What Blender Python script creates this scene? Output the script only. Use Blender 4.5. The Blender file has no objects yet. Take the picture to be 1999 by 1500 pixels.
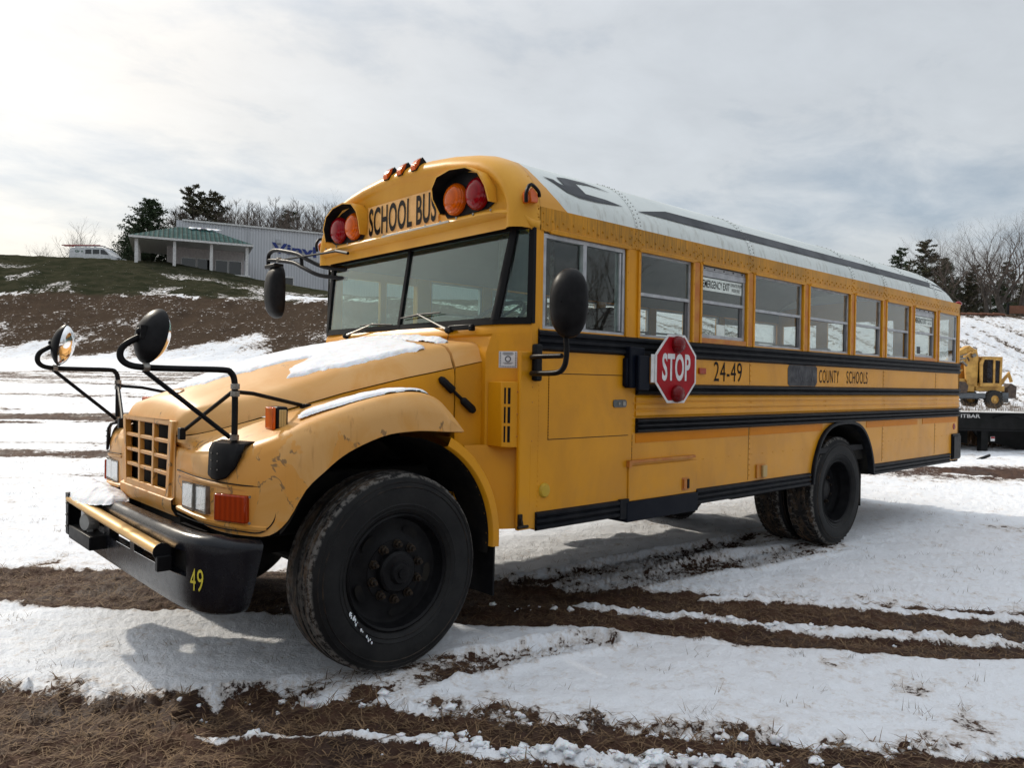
import bpy, bmesh, math, random
import numpy as np
from math import radians, sin, cos, pi, sqrt, atan2
from mathutils import Vector, Matrix, Quaternion
from mathutils.geometry import tessellate_polygon

scene = bpy.context.scene
COL = scene.collection

# ------------------------------------------------------------------ camera
cam_d = bpy.data.cameras.new("camera")
cam = bpy.data.objects.new("camera", cam_d)
COL.objects.link(cam)
CAM = Vector((-1.83158, -3.261, 1.51984))
_yaw, _pit, _rol = 0.73807, -0.00309, 0.0167
_fw = Vector((sin(_yaw) * cos(_pit), cos(_yaw) * cos(_pit), sin(_pit)))
_rt = Vector((cos(_yaw), -sin(_yaw), 0))
_up = _rt.cross(_fw)
_r2 = _rt * cos(_rol) + _up * sin(_rol)
_u2 = -_rt * sin(_rol) + _up * cos(_rol)
cam.matrix_world = Matrix((
    (_r2.x, _u2.x, -_fw.x, CAM.x), (_r2.y, _u2.y, -_fw.y, CAM.y),
    (_r2.z, _u2.z, -_fw.z, CAM.z), (0, 0, 0, 1)))
cam_d.sensor_width = 36.0
cam_d.lens = 36.0 * 1492.38 / 1999.0
cam_d.clip_start = 0.05
cam_d.clip_end = 3000
scene.camera = cam

# ------------------------------------------------------------------ sky, sun, exposure
SUN_EL = radians(35)
SUN_AZ = radians(-7)          # from +Y towards +X
SUN_STRENGTH = 2.5
world = bpy.data.worlds.new("World")
scene.world = world
world.use_nodes = True
wn, wl = world.node_tree.nodes, world.node_tree.links
wn.clear()
w_out = wn.new('ShaderNodeOutputWorld')
w_sky = wn.new('ShaderNodeTexSky'); w_sky.sky_type = 'NISHITA'
w_sky.sun_disc = False; w_sky.sun_elevation = SUN_EL; w_sky.sun_rotation = SUN_AZ
w_sky.air_density = 1.2; w_sky.dust_density = 3.0
w_bg1 = wn.new('ShaderNodeBackground'); w_bg1.inputs[1].default_value = 0.025
wl.new(w_sky.outputs[0], w_bg1.inputs[0])
tc = wn.new('ShaderNodeTexCoord')
sep = wn.new('ShaderNodeSeparateXYZ'); wl.new(tc.outputs['Generated'], sep.inputs[0])
def wmath(op, a, b=None, c=None, clamp=False):
    n = wn.new('ShaderNodeMath'); n.operation = op; n.use_clamp = clamp
    for i, v in enumerate((a, b, c)):
        if v is None: continue
        if isinstance(v, (int, float)): n.inputs[i].default_value = v
        else: wl.new(v, n.inputs[i])
    return n.outputs[0]
zc = wmath('MAXIMUM', sep.outputs[2], 0.0)
den = wmath('ADD', zc, 0.16)
px_ = wmath('DIVIDE', sep.outputs[0], den)
py_ = wmath('DIVIDE', sep.outputs[1], den)
cmb = wn.new('ShaderNodeCombineXYZ'); wl.new(px_, cmb.inputs[0]); wl.new(py_, cmb.inputs[1])
def wnoise(scale, detail, rough, dist, off):
    mp = wn.new('ShaderNodeMapping'); mp.inputs['Location'].default_value = off
    mp.inputs['Rotation'].default_value = (0, 0, 0.9); mp.inputs['Scale'].default_value = (0.95, 1.25, 1)
    wl.new(cmb.outputs[0], mp.inputs[0])
    n = wn.new('ShaderNodeTexNoise'); n.inputs['Scale'].default_value = scale
    n.inputs['Detail'].default_value = detail; n.inputs['Roughness'].default_value = rough
    n.inputs['Distortion'].default_value = dist
    wl.new(mp.outputs[0], n.inputs['Vector'])
    return n.outputs[0]
n_big = wnoise(0.55, 4, 0.55, 0.3, (3.1, 1.7, 0))
n_fine = wnoise(3.4, 9, 0.60, 0.25, (0.4, 5.2, 0))
mixn = wmath('ADD', wmath('MULTIPLY', n_big, 0.65), wmath('MULTIPLY', n_fine, 0.35))
bz_ = wmath('DIVIDE', wmath('SUBTRACT', sep.outputs[2], 0.215), 0.06)
bandz = wmath('POWER', 2.718, wmath('MULTIPLY', wmath('MULTIPLY', bz_, bz_), -1.0))
cov = wmath('MULTIPLY', wmath('SUBTRACT', wmath('SUBTRACT', mixn, 0.31), wmath('MULTIPLY', bandz, 0.10)), 6.0, clamp=True)
# brightness of the cloud deck: brighter towards the zenith and towards the sun side
sdir = Vector((sin(SUN_AZ) * cos(SUN_EL), cos(SUN_AZ) * cos(SUN_EL), sin(SUN_EL)))
vd = wn.new('ShaderNodeVectorMath'); vd.operation = 'DOT_PRODUCT'
nrmn = wn.new('ShaderNodeVectorMath'); nrmn.operation = 'NORMALIZE'
wl.new(tc.outputs['Generated'], nrmn.inputs[0])
wl.new(nrmn.outputs[0], vd.inputs[0]); vd.inputs[1].default_value = sdir
glow = wmath('POWER', wmath('MAXIMUM', vd.outputs['Value'], 0.0), 6.0)
zen = wmath('MULTIPLY', wmath('MAXIMUM', wmath('SUBTRACT', sep.outputs[2], 0.42), 0.0), 1.1)
lum = wmath('ADD', wmath('ADD', wmath('MULTIPLY', glow, 0.22), 0.54), zen)
tex = wmath('ADD', wmath('MULTIPLY', n_fine, 0.34), 0.83)
lum = wmath('MULTIPLY', lum, tex)
w_bg2 = wn.new('ShaderNodeBackground'); wc_ = wn.new('ShaderNodeMix'); wc_.data_type = 'RGBA'; wl.new(wmath('MULTIPLY', glow, 1.6, clamp=True), wc_.inputs[0]); wc_.inputs[6].default_value = (0.93, 0.97, 1.0, 1); wc_.inputs[7].default_value = (1.0, 0.975, 0.92, 1); wl.new(wc_.outputs[2], w_bg2.inputs[0])
wl.new(lum, w_bg2.inputs[1])
w_bg3 = wn.new('ShaderNodeBackground'); w_bg3.inputs[0].default_value = (0.72, 0.84, 0.97, 1)
wl.new(wmath('MULTIPLY', lum, 0.86), w_bg3.inputs[1])
w_mix = wn.new('ShaderNodeMixShader'); wl.new(cov, w_mix.inputs[0])
wl.new(w_bg3.outputs[0], w_mix.inputs[1]); wl.new(w_bg2.outputs[0], w_mix.inputs[2])
w_add = wn.new('ShaderNodeAddShader'); wl.new(w_mix.outputs[0], w_add.inputs[0]); wl.new(w_bg1.outputs[0], w_add.inputs[1])
wl.new(w_add.outputs[0], w_out.inputs[0])

sun_d = bpy.data.lights.new("sun", 'SUN'); sun_d.energy = SUN_STRENGTH
sun_d.angle = radians(1.6); sun_d.color = (1.0, 0.91, 0.77)
sun = bpy.data.objects.new("sun", sun_d); COL.objects.link(sun)
sun.rotation_euler = sdir.to_track_quat('Z', 'Y').to_euler()
sun.location = (0, 20, 30)

scene.view_settings.view_transform = 'Standard'
scene.view_settings.look = 'None'
scene.view_settings.exposure = 0.1
scene.view_settings.gamma = 1.0
scene.view_settings.use_curve_mapping = False
scene.cycles.max_bounces = 10
scene.cycles.transparent_max_bounces = 16

# ------------------------------------------------------------------ materials
MATS = {}
class NT:
    def __init__(s, name):
        s.m = bpy.data.materials.new(name); s.m.use_nodes = True
        s.t = s.m.node_tree; s.n = s.t.nodes; s.l = s.t.links
        s.n.clear()
        s.out = s.n.new('ShaderNodeOutputMaterial')
        s.b = s.n.new('ShaderNodeBsdfPrincipled'); s.l.new(s.b.outputs[0], s.out.inputs[0])
        s.tc = s.n.new('ShaderNodeTexCoord')
    def set(s, k, v):
        i = s.b.inputs[k]
        if hasattr(v, 'links'): s.l.new(v, i)
        else: i.default_value = v
    def math(s, op, a, b=None, clamp=False):
        n = s.n.new('ShaderNodeMath'); n.operation = op; n.use_clamp = clamp
        for i, v in enumerate((a, b)):
            if v is None: continue
            if isinstance(v, (int, float)): n.inputs[i].default_value = v
            else: s.l.new(v, n.inputs[i])
        return n.outputs[0]
    def noise(s, scale, detail=4, rough=0.55, stretch=(1, 1, 1), dist=0.0, off=(0, 0, 0), coord='Object'):
        mp = s.n.new('ShaderNodeMapping'); mp.inputs['Scale'].default_value = stretch
        mp.inputs['Location'].default_value = off
        s.l.new(s.tc.outputs[coord], mp.inputs[0])
        n = s.n.new('ShaderNodeTexNoise'); n.inputs['Scale'].default_value = scale
        n.inputs['Detail'].default_value = detail; n.inputs['Roughness'].default_value = rough
        n.inputs['Distortion'].default_value = dist
        s.l.new(mp.outputs[0], n.inputs['Vector']); return n.outputs[0]
    def xyz(s):
        n = s.n.new('ShaderNodeSeparateXYZ'); s.l.new(s.tc.outputs['Object'], n.inputs[0]); return n.outputs
    def attr(s, name):
        n = s.n.new('ShaderNodeAttribute'); n.attribute_name = name; return n.outputs['Fac']
    def step(s, v, lo, hi):
        n = s.n.new('ShaderNodeMapRange'); n.interpolation_type = 'SMOOTHSTEP'
        s.l.new(v, n.inputs[0]); n.inputs[1].default_value = lo; n.inputs[2].default_value = hi
        return n.outputs[0]
    def mix(s, f, a, b):
        n = s.n.new('ShaderNodeMix'); n.data_type = 'RGBA'
        if hasattr(f, 'links'): s.l.new(f, n.inputs[0])
        else: n.inputs[0].default_value = f
        for i, v in ((6, a), (7, b)):
            if hasattr(v, 'links'): s.l.new(v, n.inputs[i])
            else: n.inputs[i].default_value = (*v, 1)
        return n.outputs[2]
    def bump(s, h, strength=0.3, dist=0.01):
        n = s.n.new('ShaderNodeBump'); n.inputs['Strength'].default_value = strength
        n.inputs['Distance'].default_value = dist; s.l.new(h, n.inputs['Height'])
        s.l.new(n.outputs[0], s.b.inputs['Normal'])

def simple(name, c, rough=0.5, metal=0.0, *, spec=None, var=0.25, scale=6.0, bump=0.0, c2=None, stretch=(1, 1, 1), bscale=60):
    t = NT(name)
    f = t.step(t.noise(scale, 5, 0.6, stretch), 0.35, 0.68)
    c2 = c2 or tuple(x * (1 - var) for x in c)
    t.set('Base Color', t.mix(f, c, c2)); t.set('Metallic', metal)
    r = t.math('ADD', t.math('MULTIPLY', t.noise(scale * 2.3, 4), 0.22), rough - 0.11, clamp=True)
    t.set('Roughness', r)
    t.set('Specular IOR Level', spec if spec is not None else (0.12 if max(c) < 0.05 else 0.35))
    if bump: t.bump(t.noise(bscale, 4), bump, 0.004)
    MATS[name] = t.m
    return t.m

YEL = (0.64, 0.275, 0.006)
def paint(name, base, faded, lo, hi, streak=0.0, rough=0.38, dirt=0.35):
    t = NT(name)
    n1 = t.noise(2.2, 6, 0.6, (1, 1, 0.7), 0.4)
    c = t.mix(t.step(n1, lo, hi), base, faded)
    d = t.step(t.noise(9, 7, 0.7, (1.6, 1.6, 0.5)), 0.56, 0.78)
    c = t.mix(t.math('MULTIPLY', d, dirt), c, (base[0] * 0.55, base[1] * 0.5, base[2] * 0.8))
    # grime rising from the skirt
    zz = t.xyz()[2]
    low = t.step(zz, 1.05, 0.55)
    g = t.math('MULTIPLY', t.step(t.noise(5, 6, 0.7), 0.35, 0.7), low)
    c = t.mix(t.math('MULTIPLY', g, 0.30), c, (0.30, 0.19, 0.09))
    if streak:
        s1 = t.noise(70, 7, 0.78, (1, 1, 0.05), 0.6)
        s2 = t.noise(1.1, 6, 0.65)
        m = t.math('MULTIPLY', t.step(s1, 0.25, 0.75), t.step(s2, 0.30, 0.62))
        up = t.step(zz, 2.36, 2.50)
        m = t.math('MULTIPLY', m, up)
        c = t.mix(t.math('MULTIPLY', m, streak), c, (0.13, 0.082, 0.012))
    t.set('Base Color', c); t.set('Roughness', t.math('ADD', t.math('MULTIPLY', t.noise(7, 5), 0.25), rough - 0.12))
    t.set('Specular IOR Level', 0.24); t.set('Coat Weight', 0.03); t.set('Coat Roughness', 0.2)
    t.bump(t.noise(3.0, 3), 0.12, 0.01)
    MATS[name] = t.m; return t.m

P_YEL = paint('yellow_paint', YEL, (0.53, 0.225, 0.010), 0.4, 0.7)
P_HEAD = paint('yellow_paint_grimy', YEL, (0.53, 0.225, 0.010), 0.4, 0.7, streak=0.95)
P_CAP = paint('yellow_paint_cap', (0.66, 0.33, 0.035), (0.60, 0.28, 0.022), 0.4, 0.7, dirt=0.25)
# sun-bleached hood and fenders: clear coat peeling off in drips
t = NT('bleached_paint')
dr = t.noise(3.4, 5, 0.6, (1, 1, 0.8), 0.6, off=(4, 2, 0))
fade = t.mix(t.step(dr, 0.36, 0.60), (0.62, 0.30, 0.065), (0.66, 0.36, 0.12))
line = t.math('MULTIPLY', t.step(dr, 0.365, 0.375), t.step(dr, 0.392, 0.380))
zz = t.xyz()[2]
lowm = t.step(zz, 1.34, 1.16)
edge = t.math('ADD', t.noise(5.5, 4, 0.6, (1, 1, 0.6), 0.8, off=(1.3, 0, 2)), t.math('MULTIPLY', lowm, 0.16))
old = t.step(edge, 0.66, 0.675)
c = t.mix(t.math('MULTIPLY', old, 0.75), fade, (0.66, 0.29, 0.045))
rim = t.math('MULTIPLY', t.step(edge, 0.650, 0.660), t.step(edge, 0.690, 0.672))
c = t.mix(t.math('MULTIPLY', rim, t.math('MULTIPLY', t.step(t.noise(9, 3), 0.50, 0.57), 0.8)), c, (0.16, 0.10, 0.05))
str_ = t.step(t.noise(30, 4, 0.6, (1, 1, 0.07)), 0.58, 0.75)
c = t.mix(t.math('MULTIPLY', t.math('MULTIPLY', str_, t.step(zz, 1.46, 1.30)), 0.55), c, (0.36, 0.16, 0.04))
t.set('Specular IOR Level', 0.4); t.set('Base Color', c); t.set('Roughness', t.math('ADD', t.math('MULTIPLY', dr, 0.3), 0.26))
t.bump(t.noise(2.6, 3), 0.15, 0.012)
P_FADE = t.m
# roof: white with yellow wedge at the front bow, dirt runs near the gutter
t = NT('white_roof_paint')
X = t.xyz()
a = t.math('MAXIMUM', t.math('SUBTRACT', 2.86, X[2]), 0.0)
bx = t.math('ADD', 1.375, t.math('MULTIPLY', t.math('MULTIPLY', a, a), 2.3))
wh = t.math('MULTIPLY', t.math('GREATER_THAN', X[0], bx), t.math('GREATER_THAN', X[2], 2.566))
s1 = t.step(t.noise(22, 5, 0.65, (1, 1, 0.05)), 0.48, 0.7)
low = t.step(X[2], 2.78, 2.57)
wc = t.mix(t.step(t.noise(1.6, 5), 0.35, 0.7), (0.62, 0.66, 0.64), (0.52, 0.565, 0.55))
wc = t.mix(t.math('MULTIPLY', t.math('MULTIPLY', s1, low), 0.5), wc, (0.28, 0.27, 0.22))
c = t.mix(wh, P_HEAD.name and (0.58, 0.26, 0.012), wc)
t.set('Base Color', c); t.set('Roughness', 0.38); t.bump(t.noise(2.0, 3), 0.15, 0.01)
P_ROOF = t.m

BLACK = simple('black_rail_paint', (0.005, 0.006, 0.009), 0.45, var=-0.9, scale=9, c2=(0.013, 0.014, 0.017), spec=.09)
NAVY = simple('dark_navy_paint', (0.003, 0.005, 0.011), 0.42, spec=.08, c2=(0.006, 0.008, 0.014))
BPLAS = simple('black_plastic', (0.006, 0.006, 0.007), 0.42, c2=(0.012, 0.012, 0.013), scale=12, spec=.10)
BUMP = simple('black_bumper_paint', (0.004, 0.005, 0.009), 0.26, c2=(0.016, 0.016, 0.018), scale=7, stretch=(1, 1, 0.3), spec=.35)
RUB = simple('window_rubber', (0.006, 0.006, 0.007), 0.5)
DARK = simple('undercarriage_black', (0.008, 0.008, 0.009), 0.8, c2=(0.02, 0.018, 0.015))
ALU = simple('window_aluminium', (0.42, 0.43, 0.45), 0.45, metal=0.35, c2=(0.30, 0.31, 0.33), scale=14)
STEEL = simple('dull_steel', (0.30, 0.29, 0.27), 0.5, metal=0.8, c2=(0.18, 0.15, 0.12), scale=30)
RUST = simple('rusty_nut_steel', (0.020, 0.018, 0.017), 0.5, metal=0.3, c2=(0.045, 0.030, 0.018), scale=60)
CREAM = simple('pale_interior_panel', (0.085, 0.097, 0.09), 0.6)
SEAT = simple('dark_seat_vinyl', (0.035, 0.035, 0.040), 0.6)
ORST = simple('amber_reflective_tape', (0.60, 0.200, 0.001), 0.4, spec=.08, c2=(0.56, 0.18, 0.001), scale=4)
ORRUST = simple('rust_orange_paint', (0.42, 0.13, 0.02), 0.5, c2=(0.50, 0.22, 0.03), scale=8)
REDSIGN = simple('stop_sign_red', (0.34, 0.003, 0.010), 0.4, spec=.15, c2=(0.27, 0.003, 0.008), scale=8)
WHT = simple('sign_white', (0.66, 0.66, 0.66), 0.5, c2=(0.55, 0.55, 0.56), scale=18)
PAPER = simple('white_paper', (0.72, 0.78, 0.74), 0.8)
BTEXT = simple('black_lettering', (0.007, 0.005, 0.005), 0.6, spec=.1)
GTEXT = simple('faint_grey_lettering', (0.045, 0.047, 0.06), 0.5)
YTEXT = simple('yellow_lettering', (0.72, 0.60, 0.06), 0.5)
GOLD = simple('brushed_gold_bar', (0.60, 0.36, 0.11), 0.34, metal=0.35, c2=(0.48, 0.27, 0.07), stretch=(1, 0.2, 1), scale=20)
SMUDGE = simple('smeared_black_paint', (0.014, 0.015, 0.022), 0.4, c2=(0.07, 0.07, 0.075), scale=10)
CHROME = simple('mirror_chrome', (0.9, 0.9, 0.9), 0.11, metal=1.0, var=0.02)
TRIM = simple('silver_trim', (0.5, 0.48, 0.44), 0.3, metal=0.7)
WIPE = simple('wiper_arm_metal', (0.36, 0.35, 0.33), 0.4, metal=0.5)

def lens(name, c, rough=0.14):
    t = NT(name)
    w = t.n.new('ShaderNodeTexWave'); w.inputs['Scale'].default_value = 26; w.inputs['Distortion'].default_value = 0.3
    t.l.new(t.tc.outputs['Object'], w.inputs[0])
    f = t.math('MULTIPLY', w.outputs['Fac'], 0.45)
    t.set('Base Color', t.mix(f, c, tuple(x * 0.45 for x in c)))
    t.set('Roughness', rough); t.set('Specular IOR Level', .25); t.set('Coat Weight', 0.06); t.set('Coat Roughness', 0.06)
    t.bump(w.outputs['Fac'], 0.3, 0.003)
    return t.m
RED = lens('red_lens', (0.27, 0.001, 0.006)); AMB = lens('amber_lens', (0.64, 0.105, 0.001))
DAMB = lens('deep_amber_lens', (0.36, 0.036, 0.003)); DRED = lens('dark_red_lens', (0.16, 0.002, 0.004))
MAMB = lens('orange_lens', (0.62, 0.10, 0.006))
YLENS = lens('faded_yellow_lens', (0.50, 0.34, 0.13), 0.45)
t = NT('headlight_glass')
w = t.n.new('ShaderNodeTexBrick'); w.inputs['Scale'].default_value = 22; w.inputs['Mortar Size'].default_value = 0.03
t.l.new(t.tc.outputs['Object'], w.inputs[0])
t.set('Base Color', t.mix(t.noise(20, 3), (0.24, 0.26, 0.27), (0.52, 0.54, 0.54))); t.set('Metallic', 0.55)
t.set('Roughness', 0.22); t.set('Coat Weight', 1.0); t.bump(t.noise(45, 3, 0.5, (0.2, 1, 1)), 0.5, 0.004)
HLG = t.m

def glassmat(name, tint, refl_tint=(1, 1, 1), f0=0.06, power=4.0, haze=0.0, hazec=(0.5, 0.55, 0.55)):
    m = bpy.data.materials.new(name); m.use_nodes = True
    n, l = m.node_tree.nodes, m.node_tree.links; n.clear()
    out = n.new('ShaderNodeOutputMaterial'); tr = n.new('ShaderNodeBsdfTransparent'); tr.inputs[0].default_value = (*tint, 1)
    gl = n.new('ShaderNodeBsdfGlossy'); gl.inputs['Roughness'].default_value = 0.015; gl.inputs[0].default_value = (*refl_tint, 1)
    lw = n.new('ShaderNodeLayerWeight'); lw.inputs[0].default_value = 0.5
    pw = n.new('ShaderNodeMath'); pw.operation = 'POWER'; l.new(lw.outputs['Facing'], pw.inputs[0]); pw.inputs[1].default_value = power
    mr = n.new('ShaderNodeMapRange'); l.new(pw.outputs[0], mr.inputs[0]); mr.inputs[3].default_value = f0; mr.inputs[4].default_value = 1.0
    mx = n.new('ShaderNodeMixShader'); l.new(mr.outputs[0], mx.inputs[0]); l.new(tr.outputs[0], mx.inputs[1]); l.new(gl.outputs[0], mx.inputs[2])
    tcn = n.new('ShaderNodeTexCoord'); nz = n.new('ShaderNodeTexNoise'); nz.inputs['Scale'].default_value = 1.3
    l.new(tcn.outputs['Object'], nz.inputs[0])
    bp_ = n.new('ShaderNodeBump'); bp_.inputs['Strength'].default_value = 0.04; bp_.inputs['Distance'].default_value = 0.02
    l.new(nz.outputs[0], bp_.inputs['Height']); l.new(bp_.outputs[0], gl.inputs['Normal'])
    last = mx
    if haze:
        df = n.new('ShaderNodeBsdfDiffuse'); df.inputs[0].default_value = (*hazec, 1)
        m2 = n.new('ShaderNodeMixShader'); m2.inputs[0].default_value = haze
        l.new(mx.outputs[0], m2.inputs[1]); l.new(df.outputs[0], m2.inputs[2]); last = m2
    l.new(last.outputs[0], out.inputs[0])
    return m
GLASS = glassmat('tinted_window_glass', (0.84, 0.87, 0.86), f0=0.032)
WSGLASS = glassmat('green_windshield_glass', (0.72, 0.88, 0.82), f0=0.045, power=3.6, haze=0.015, hazec=(0.45, 0.60, 0.54))
DGLASS = glassmat('dark_shop_glass', (0.12, 0.13, 0.15), f0=0.06)

# ------------------------------------------------------------------ mesh helpers
WORLD_ROOTS = set()      # roots whose parts are modelled in world coordinates
class MB:
    def __init__(s): s.v = []; s.f = []
    def add(s, vs, fs):
        k = len(s.v); s.v += [tuple(v) for v in vs]; s.f += [tuple(i + k for i in f) for f in fs]
    def box(s, x0, x1, y0, y1, z0, z1, M=None):
        vs = [Vector((x, y, z)) for x in (x0, x1) for y in (y0, y1) for z in (z0, z1)]
        if M: vs = [M @ v for v in vs]
        s.add(vs, [(0, 1, 3, 2), (4, 6, 7, 5), (0, 4, 5, 1), (2, 3, 7, 6), (0, 2, 6, 4), (1, 5, 7, 3)]); return s
    def tube(s, pts, r, n=8, cap=True, flat=1.0):
        pts = [Vector(p) for p in pts]; N = len(pts)
        rs = r if isinstance(r, (list, tuple)) else [r] * N
        t0 = (pts[1] - pts[0]).normalized()
        ref = Vector((0, 0, 1)) if abs(t0.z) < 0.9 else Vector((1, 0, 0))
        u = t0.cross(ref).normalized(); vs = []
        for i, p in enumerate(pts):
            if i == 0: t_ = pts[1] - pts[0]
            elif i == N - 1: t_ = pts[-1] - pts[-2]
            else: t_ = (pts[i + 1] - p).normalized() + (p - pts[i - 1]).normalized()
            if t_.length < 1e-9: t_ = pts[i] - pts[i - 1]
            t_.normalize(); u = (u - t_ * u.dot(t_)).normalized(); w = t_.cross(u)
            for k in range(n):
                a = 2 * pi * k / n; vs.append(p + (u * cos(a) + w * sin(a) * flat) * rs[i])
        fs = [(i * n + k, i * n + (k + 1) % n, (i + 1) * n + (k + 1) % n, (i + 1) * n + k) for i in range(N - 1) for k in range(n)]
        if cap: fs += [tuple(range(n))[::-1], tuple((N - 1) * n + k for k in range(n))]
        s.add(vs, fs); return s
    def lathe(s, prof, o, axis, n=32, close=False):
        o = Vector(o); ax = Vector(axis).normalized()
        ref = Vector((0, 0, 1)) if abs(ax.z) < 0.9 else Vector((1, 0, 0))
        u = ax.cross(ref).normalized(); w = ax.cross(u); vs = []
        for r, h in prof:
            for k in range(n):
                a = 2 * pi * k / n; vs.append(o + ax * h + (u * cos(a) + w * sin(a)) * r)
        P = len(prof)
        fs = [(i * n + k, i * n + (k + 1) % n, (i + 1) * n + (k + 1) % n, (i + 1) * n + k) for i in range(P - 1) for k in range(n)]
        if close: fs += [((P - 1) * n + k, (P - 1) * n + (k + 1) % n, (k + 1) % n, k) for k in range(n)]
        s.add(vs, fs); return s
    def grid(s, P, closeu=False):
        R, Cn = len(P), len(P[0]); vs = [Vector(p) for row in P for p in row]
        fs = [(i * Cn + j, i * Cn + j + 1, (i + 1) * Cn + j + 1, (i + 1) * Cn + j) for i in range(R - 1) for j in range(Cn - 1)]
        if closeu: fs += [((R - 1) * Cn + j, (R - 1) * Cn + j + 1, j + 1, j) for j in range(Cn - 1)]
        s.add(vs, fs); return s
    def poly(s, loops, f3, th=None):
        """loops: 2-D outline + holes; f3 maps (a,b,d) to 3-D; th = thickness"""
        tri = tessellate_polygon([[Vector((a, b, 0)) for a, b in lp] for lp in loops])
        flat = [p for lp in loops for p in lp]; N = len(flat)
        vs = [f3(a, b, 0.0) for a, b in flat]
        fs = [tuple(t_) for t_ in tri]
        if th is not None:
            vs += [f3(a, b, th) for a, b in flat]
            fs += [tuple(i + N for i in t_[::-1]) for t_ in tri]
            k = 0
            for lp in loops:
                m = len(lp)
                fs += [(k + i, k + (i + 1) % m, N + k + (i + 1) % m, N + k + i) for i in range(m)]
                k += m
        s.add(vs, fs); return s
    def sphere(s, c, r, nu=12, nv=8, sc=(1, 1, 1), M=None):
        c = Vector(c); vs = []
        for j in range(nv + 1):
            th = pi * j / nv
            for i in range(nu):
                a = 2 * pi * i / nu
                d = Vector((sin(th) * cos(a) * sc[0], sin(th) * sin(a) * sc[1], cos(th) * sc[2])) * r
                vs.append(c + (M @ d if M else d))
        fs = [(j * nu + i, j * nu + (i + 1) % nu, (j + 1) * nu + (i + 1) % nu, (j + 1) * nu + i) for j in range(nv) for i in range(nu)]
        s.add(vs, fs); return s
    def build(s, name, mat, parent=None, bevel=0.0, smooth=40, weld=True, sub=0, normals=True):
        me = bpy.data.meshes.new(name); me.from_pydata([tuple(v) for v in s.v], [], s.f)
        bm = bmesh.new(); bm.from_mesh(me)
        if weld: bmesh.ops.remove_doubles(bm, verts=bm.verts, dist=1e-5)
        bad = [f for f in bm.faces if f.calc_area() < 1e-12]
        if bad: bmesh.ops.delete(bm, geom=bad, context='FACES_ONLY')
        if sub: bmesh.ops.subdivide_edges(bm, edges=bm.edges, cuts=sub, use_grid_fill=True)
        if normals: bmesh.ops.recalc_face_normals(bm, faces=bm.faces)
        bm.to_mesh(me); bm.free()
        me.materials.append(mat)
        if smooth:
            me.shade_smooth(); me.set_sharp_from_angle(angle=radians(smooth))
        o = bpy.data.objects.new(name, me); COL.objects.link(o)
        if name.endswith('rivets'): o['kind'] = 'stuff'
        if bevel:
            b = o.modifiers.new('bevel', 'BEVEL'); b.width = bevel; b.segments = 2; b.limit_method = 'ANGLE'; b.angle_limit = radians(40)
        if parent is not None:
            o.parent = parent
            if parent.name in WORLD_ROOTS: o.matrix_parent_inverse = Matrix.Translation(-Vector(parent.location))
        return o

def tag(o, label, cat, group=None, kind=None):
    if label: o['label'] = label
    if cat: o['category'] = cat
    if group: o['group'] = group
    if kind: o['kind'] = kind
    return o
def empty(name, loc, rz=0.0):
    o = bpy.data.objects.new(name, None); o.location = loc; o.rotation_euler = (0, 0, rz)
    o.empty_display_size = 0.3; COL.objects.link(o); return o
def smoothpath(pts, k=6):
    P = [Vector(p) for p in pts]; out = []
    for i in range(len(P) - 1):
        p0 = P[max(i - 1, 0)]; p1 = P[i]; p2 = P[i + 1]; p3 = P[min(i + 2, len(P) - 1)]
        for j in range(k):
            t_ = j / k
            out.append(0.5 * ((2 * p1) + (p2 - p0) * t_ + (2 * p0 - 5 * p1 + 4 * p2 - p3) * t_ ** 2 + (3 * p1 - p0 - 3 * p2 + p3) * t_ ** 3))
    out.append(P[-1]); return out
_fcache = {}
def textgeo(txt, w, h, bold=0.0, gap=1.0):
    """2-D faces of a line of text fitted to w x h with its lower-left corner at 0,0"""
    cu = bpy.data.curves.new('lettering', 'FONT'); cu.body = txt; cu.size = 1.0; cu.offset = bold; cu.space_character = gap
    cu.resolution_u = 4
    o = bpy.data.objects.new('lettering', cu); COL.objects.link(o)
    dg = bpy.context.evaluated_depsgraph_get(); me = bpy.data.meshes.new_from_object(o.evaluated_get(dg))
    vs = [Vector(v.co) for v in me.vertices]; fs = [tuple(p.vertices) for p in me.polygons]
    bpy.data.objects.remove(o); bpy.data.curves.remove(cu); bpy.data.meshes.remove(me)
    x0 = min(v.x for v in vs); x1 = max(v.x for v in vs); y0 = min(v.y for v in vs); y1 = max(v.y for v in vs)
    return [((v.x - x0) / (x1 - x0) * w, (v.y - y0) / (y1 - y0) * h) for v in vs], fs
def text(name, txt, w, h, f3, mat, parent, bold=0.0, gap=1.0, mb=None):
    vs, fs = textgeo(txt, w, h, bold, gap)
    m = mb or MB(); m.add([f3(a, b) for a, b in vs], fs)
    if mb: return m
    return m.build(name, mat, parent, smooth=0, weld=False, normals=False)

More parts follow.
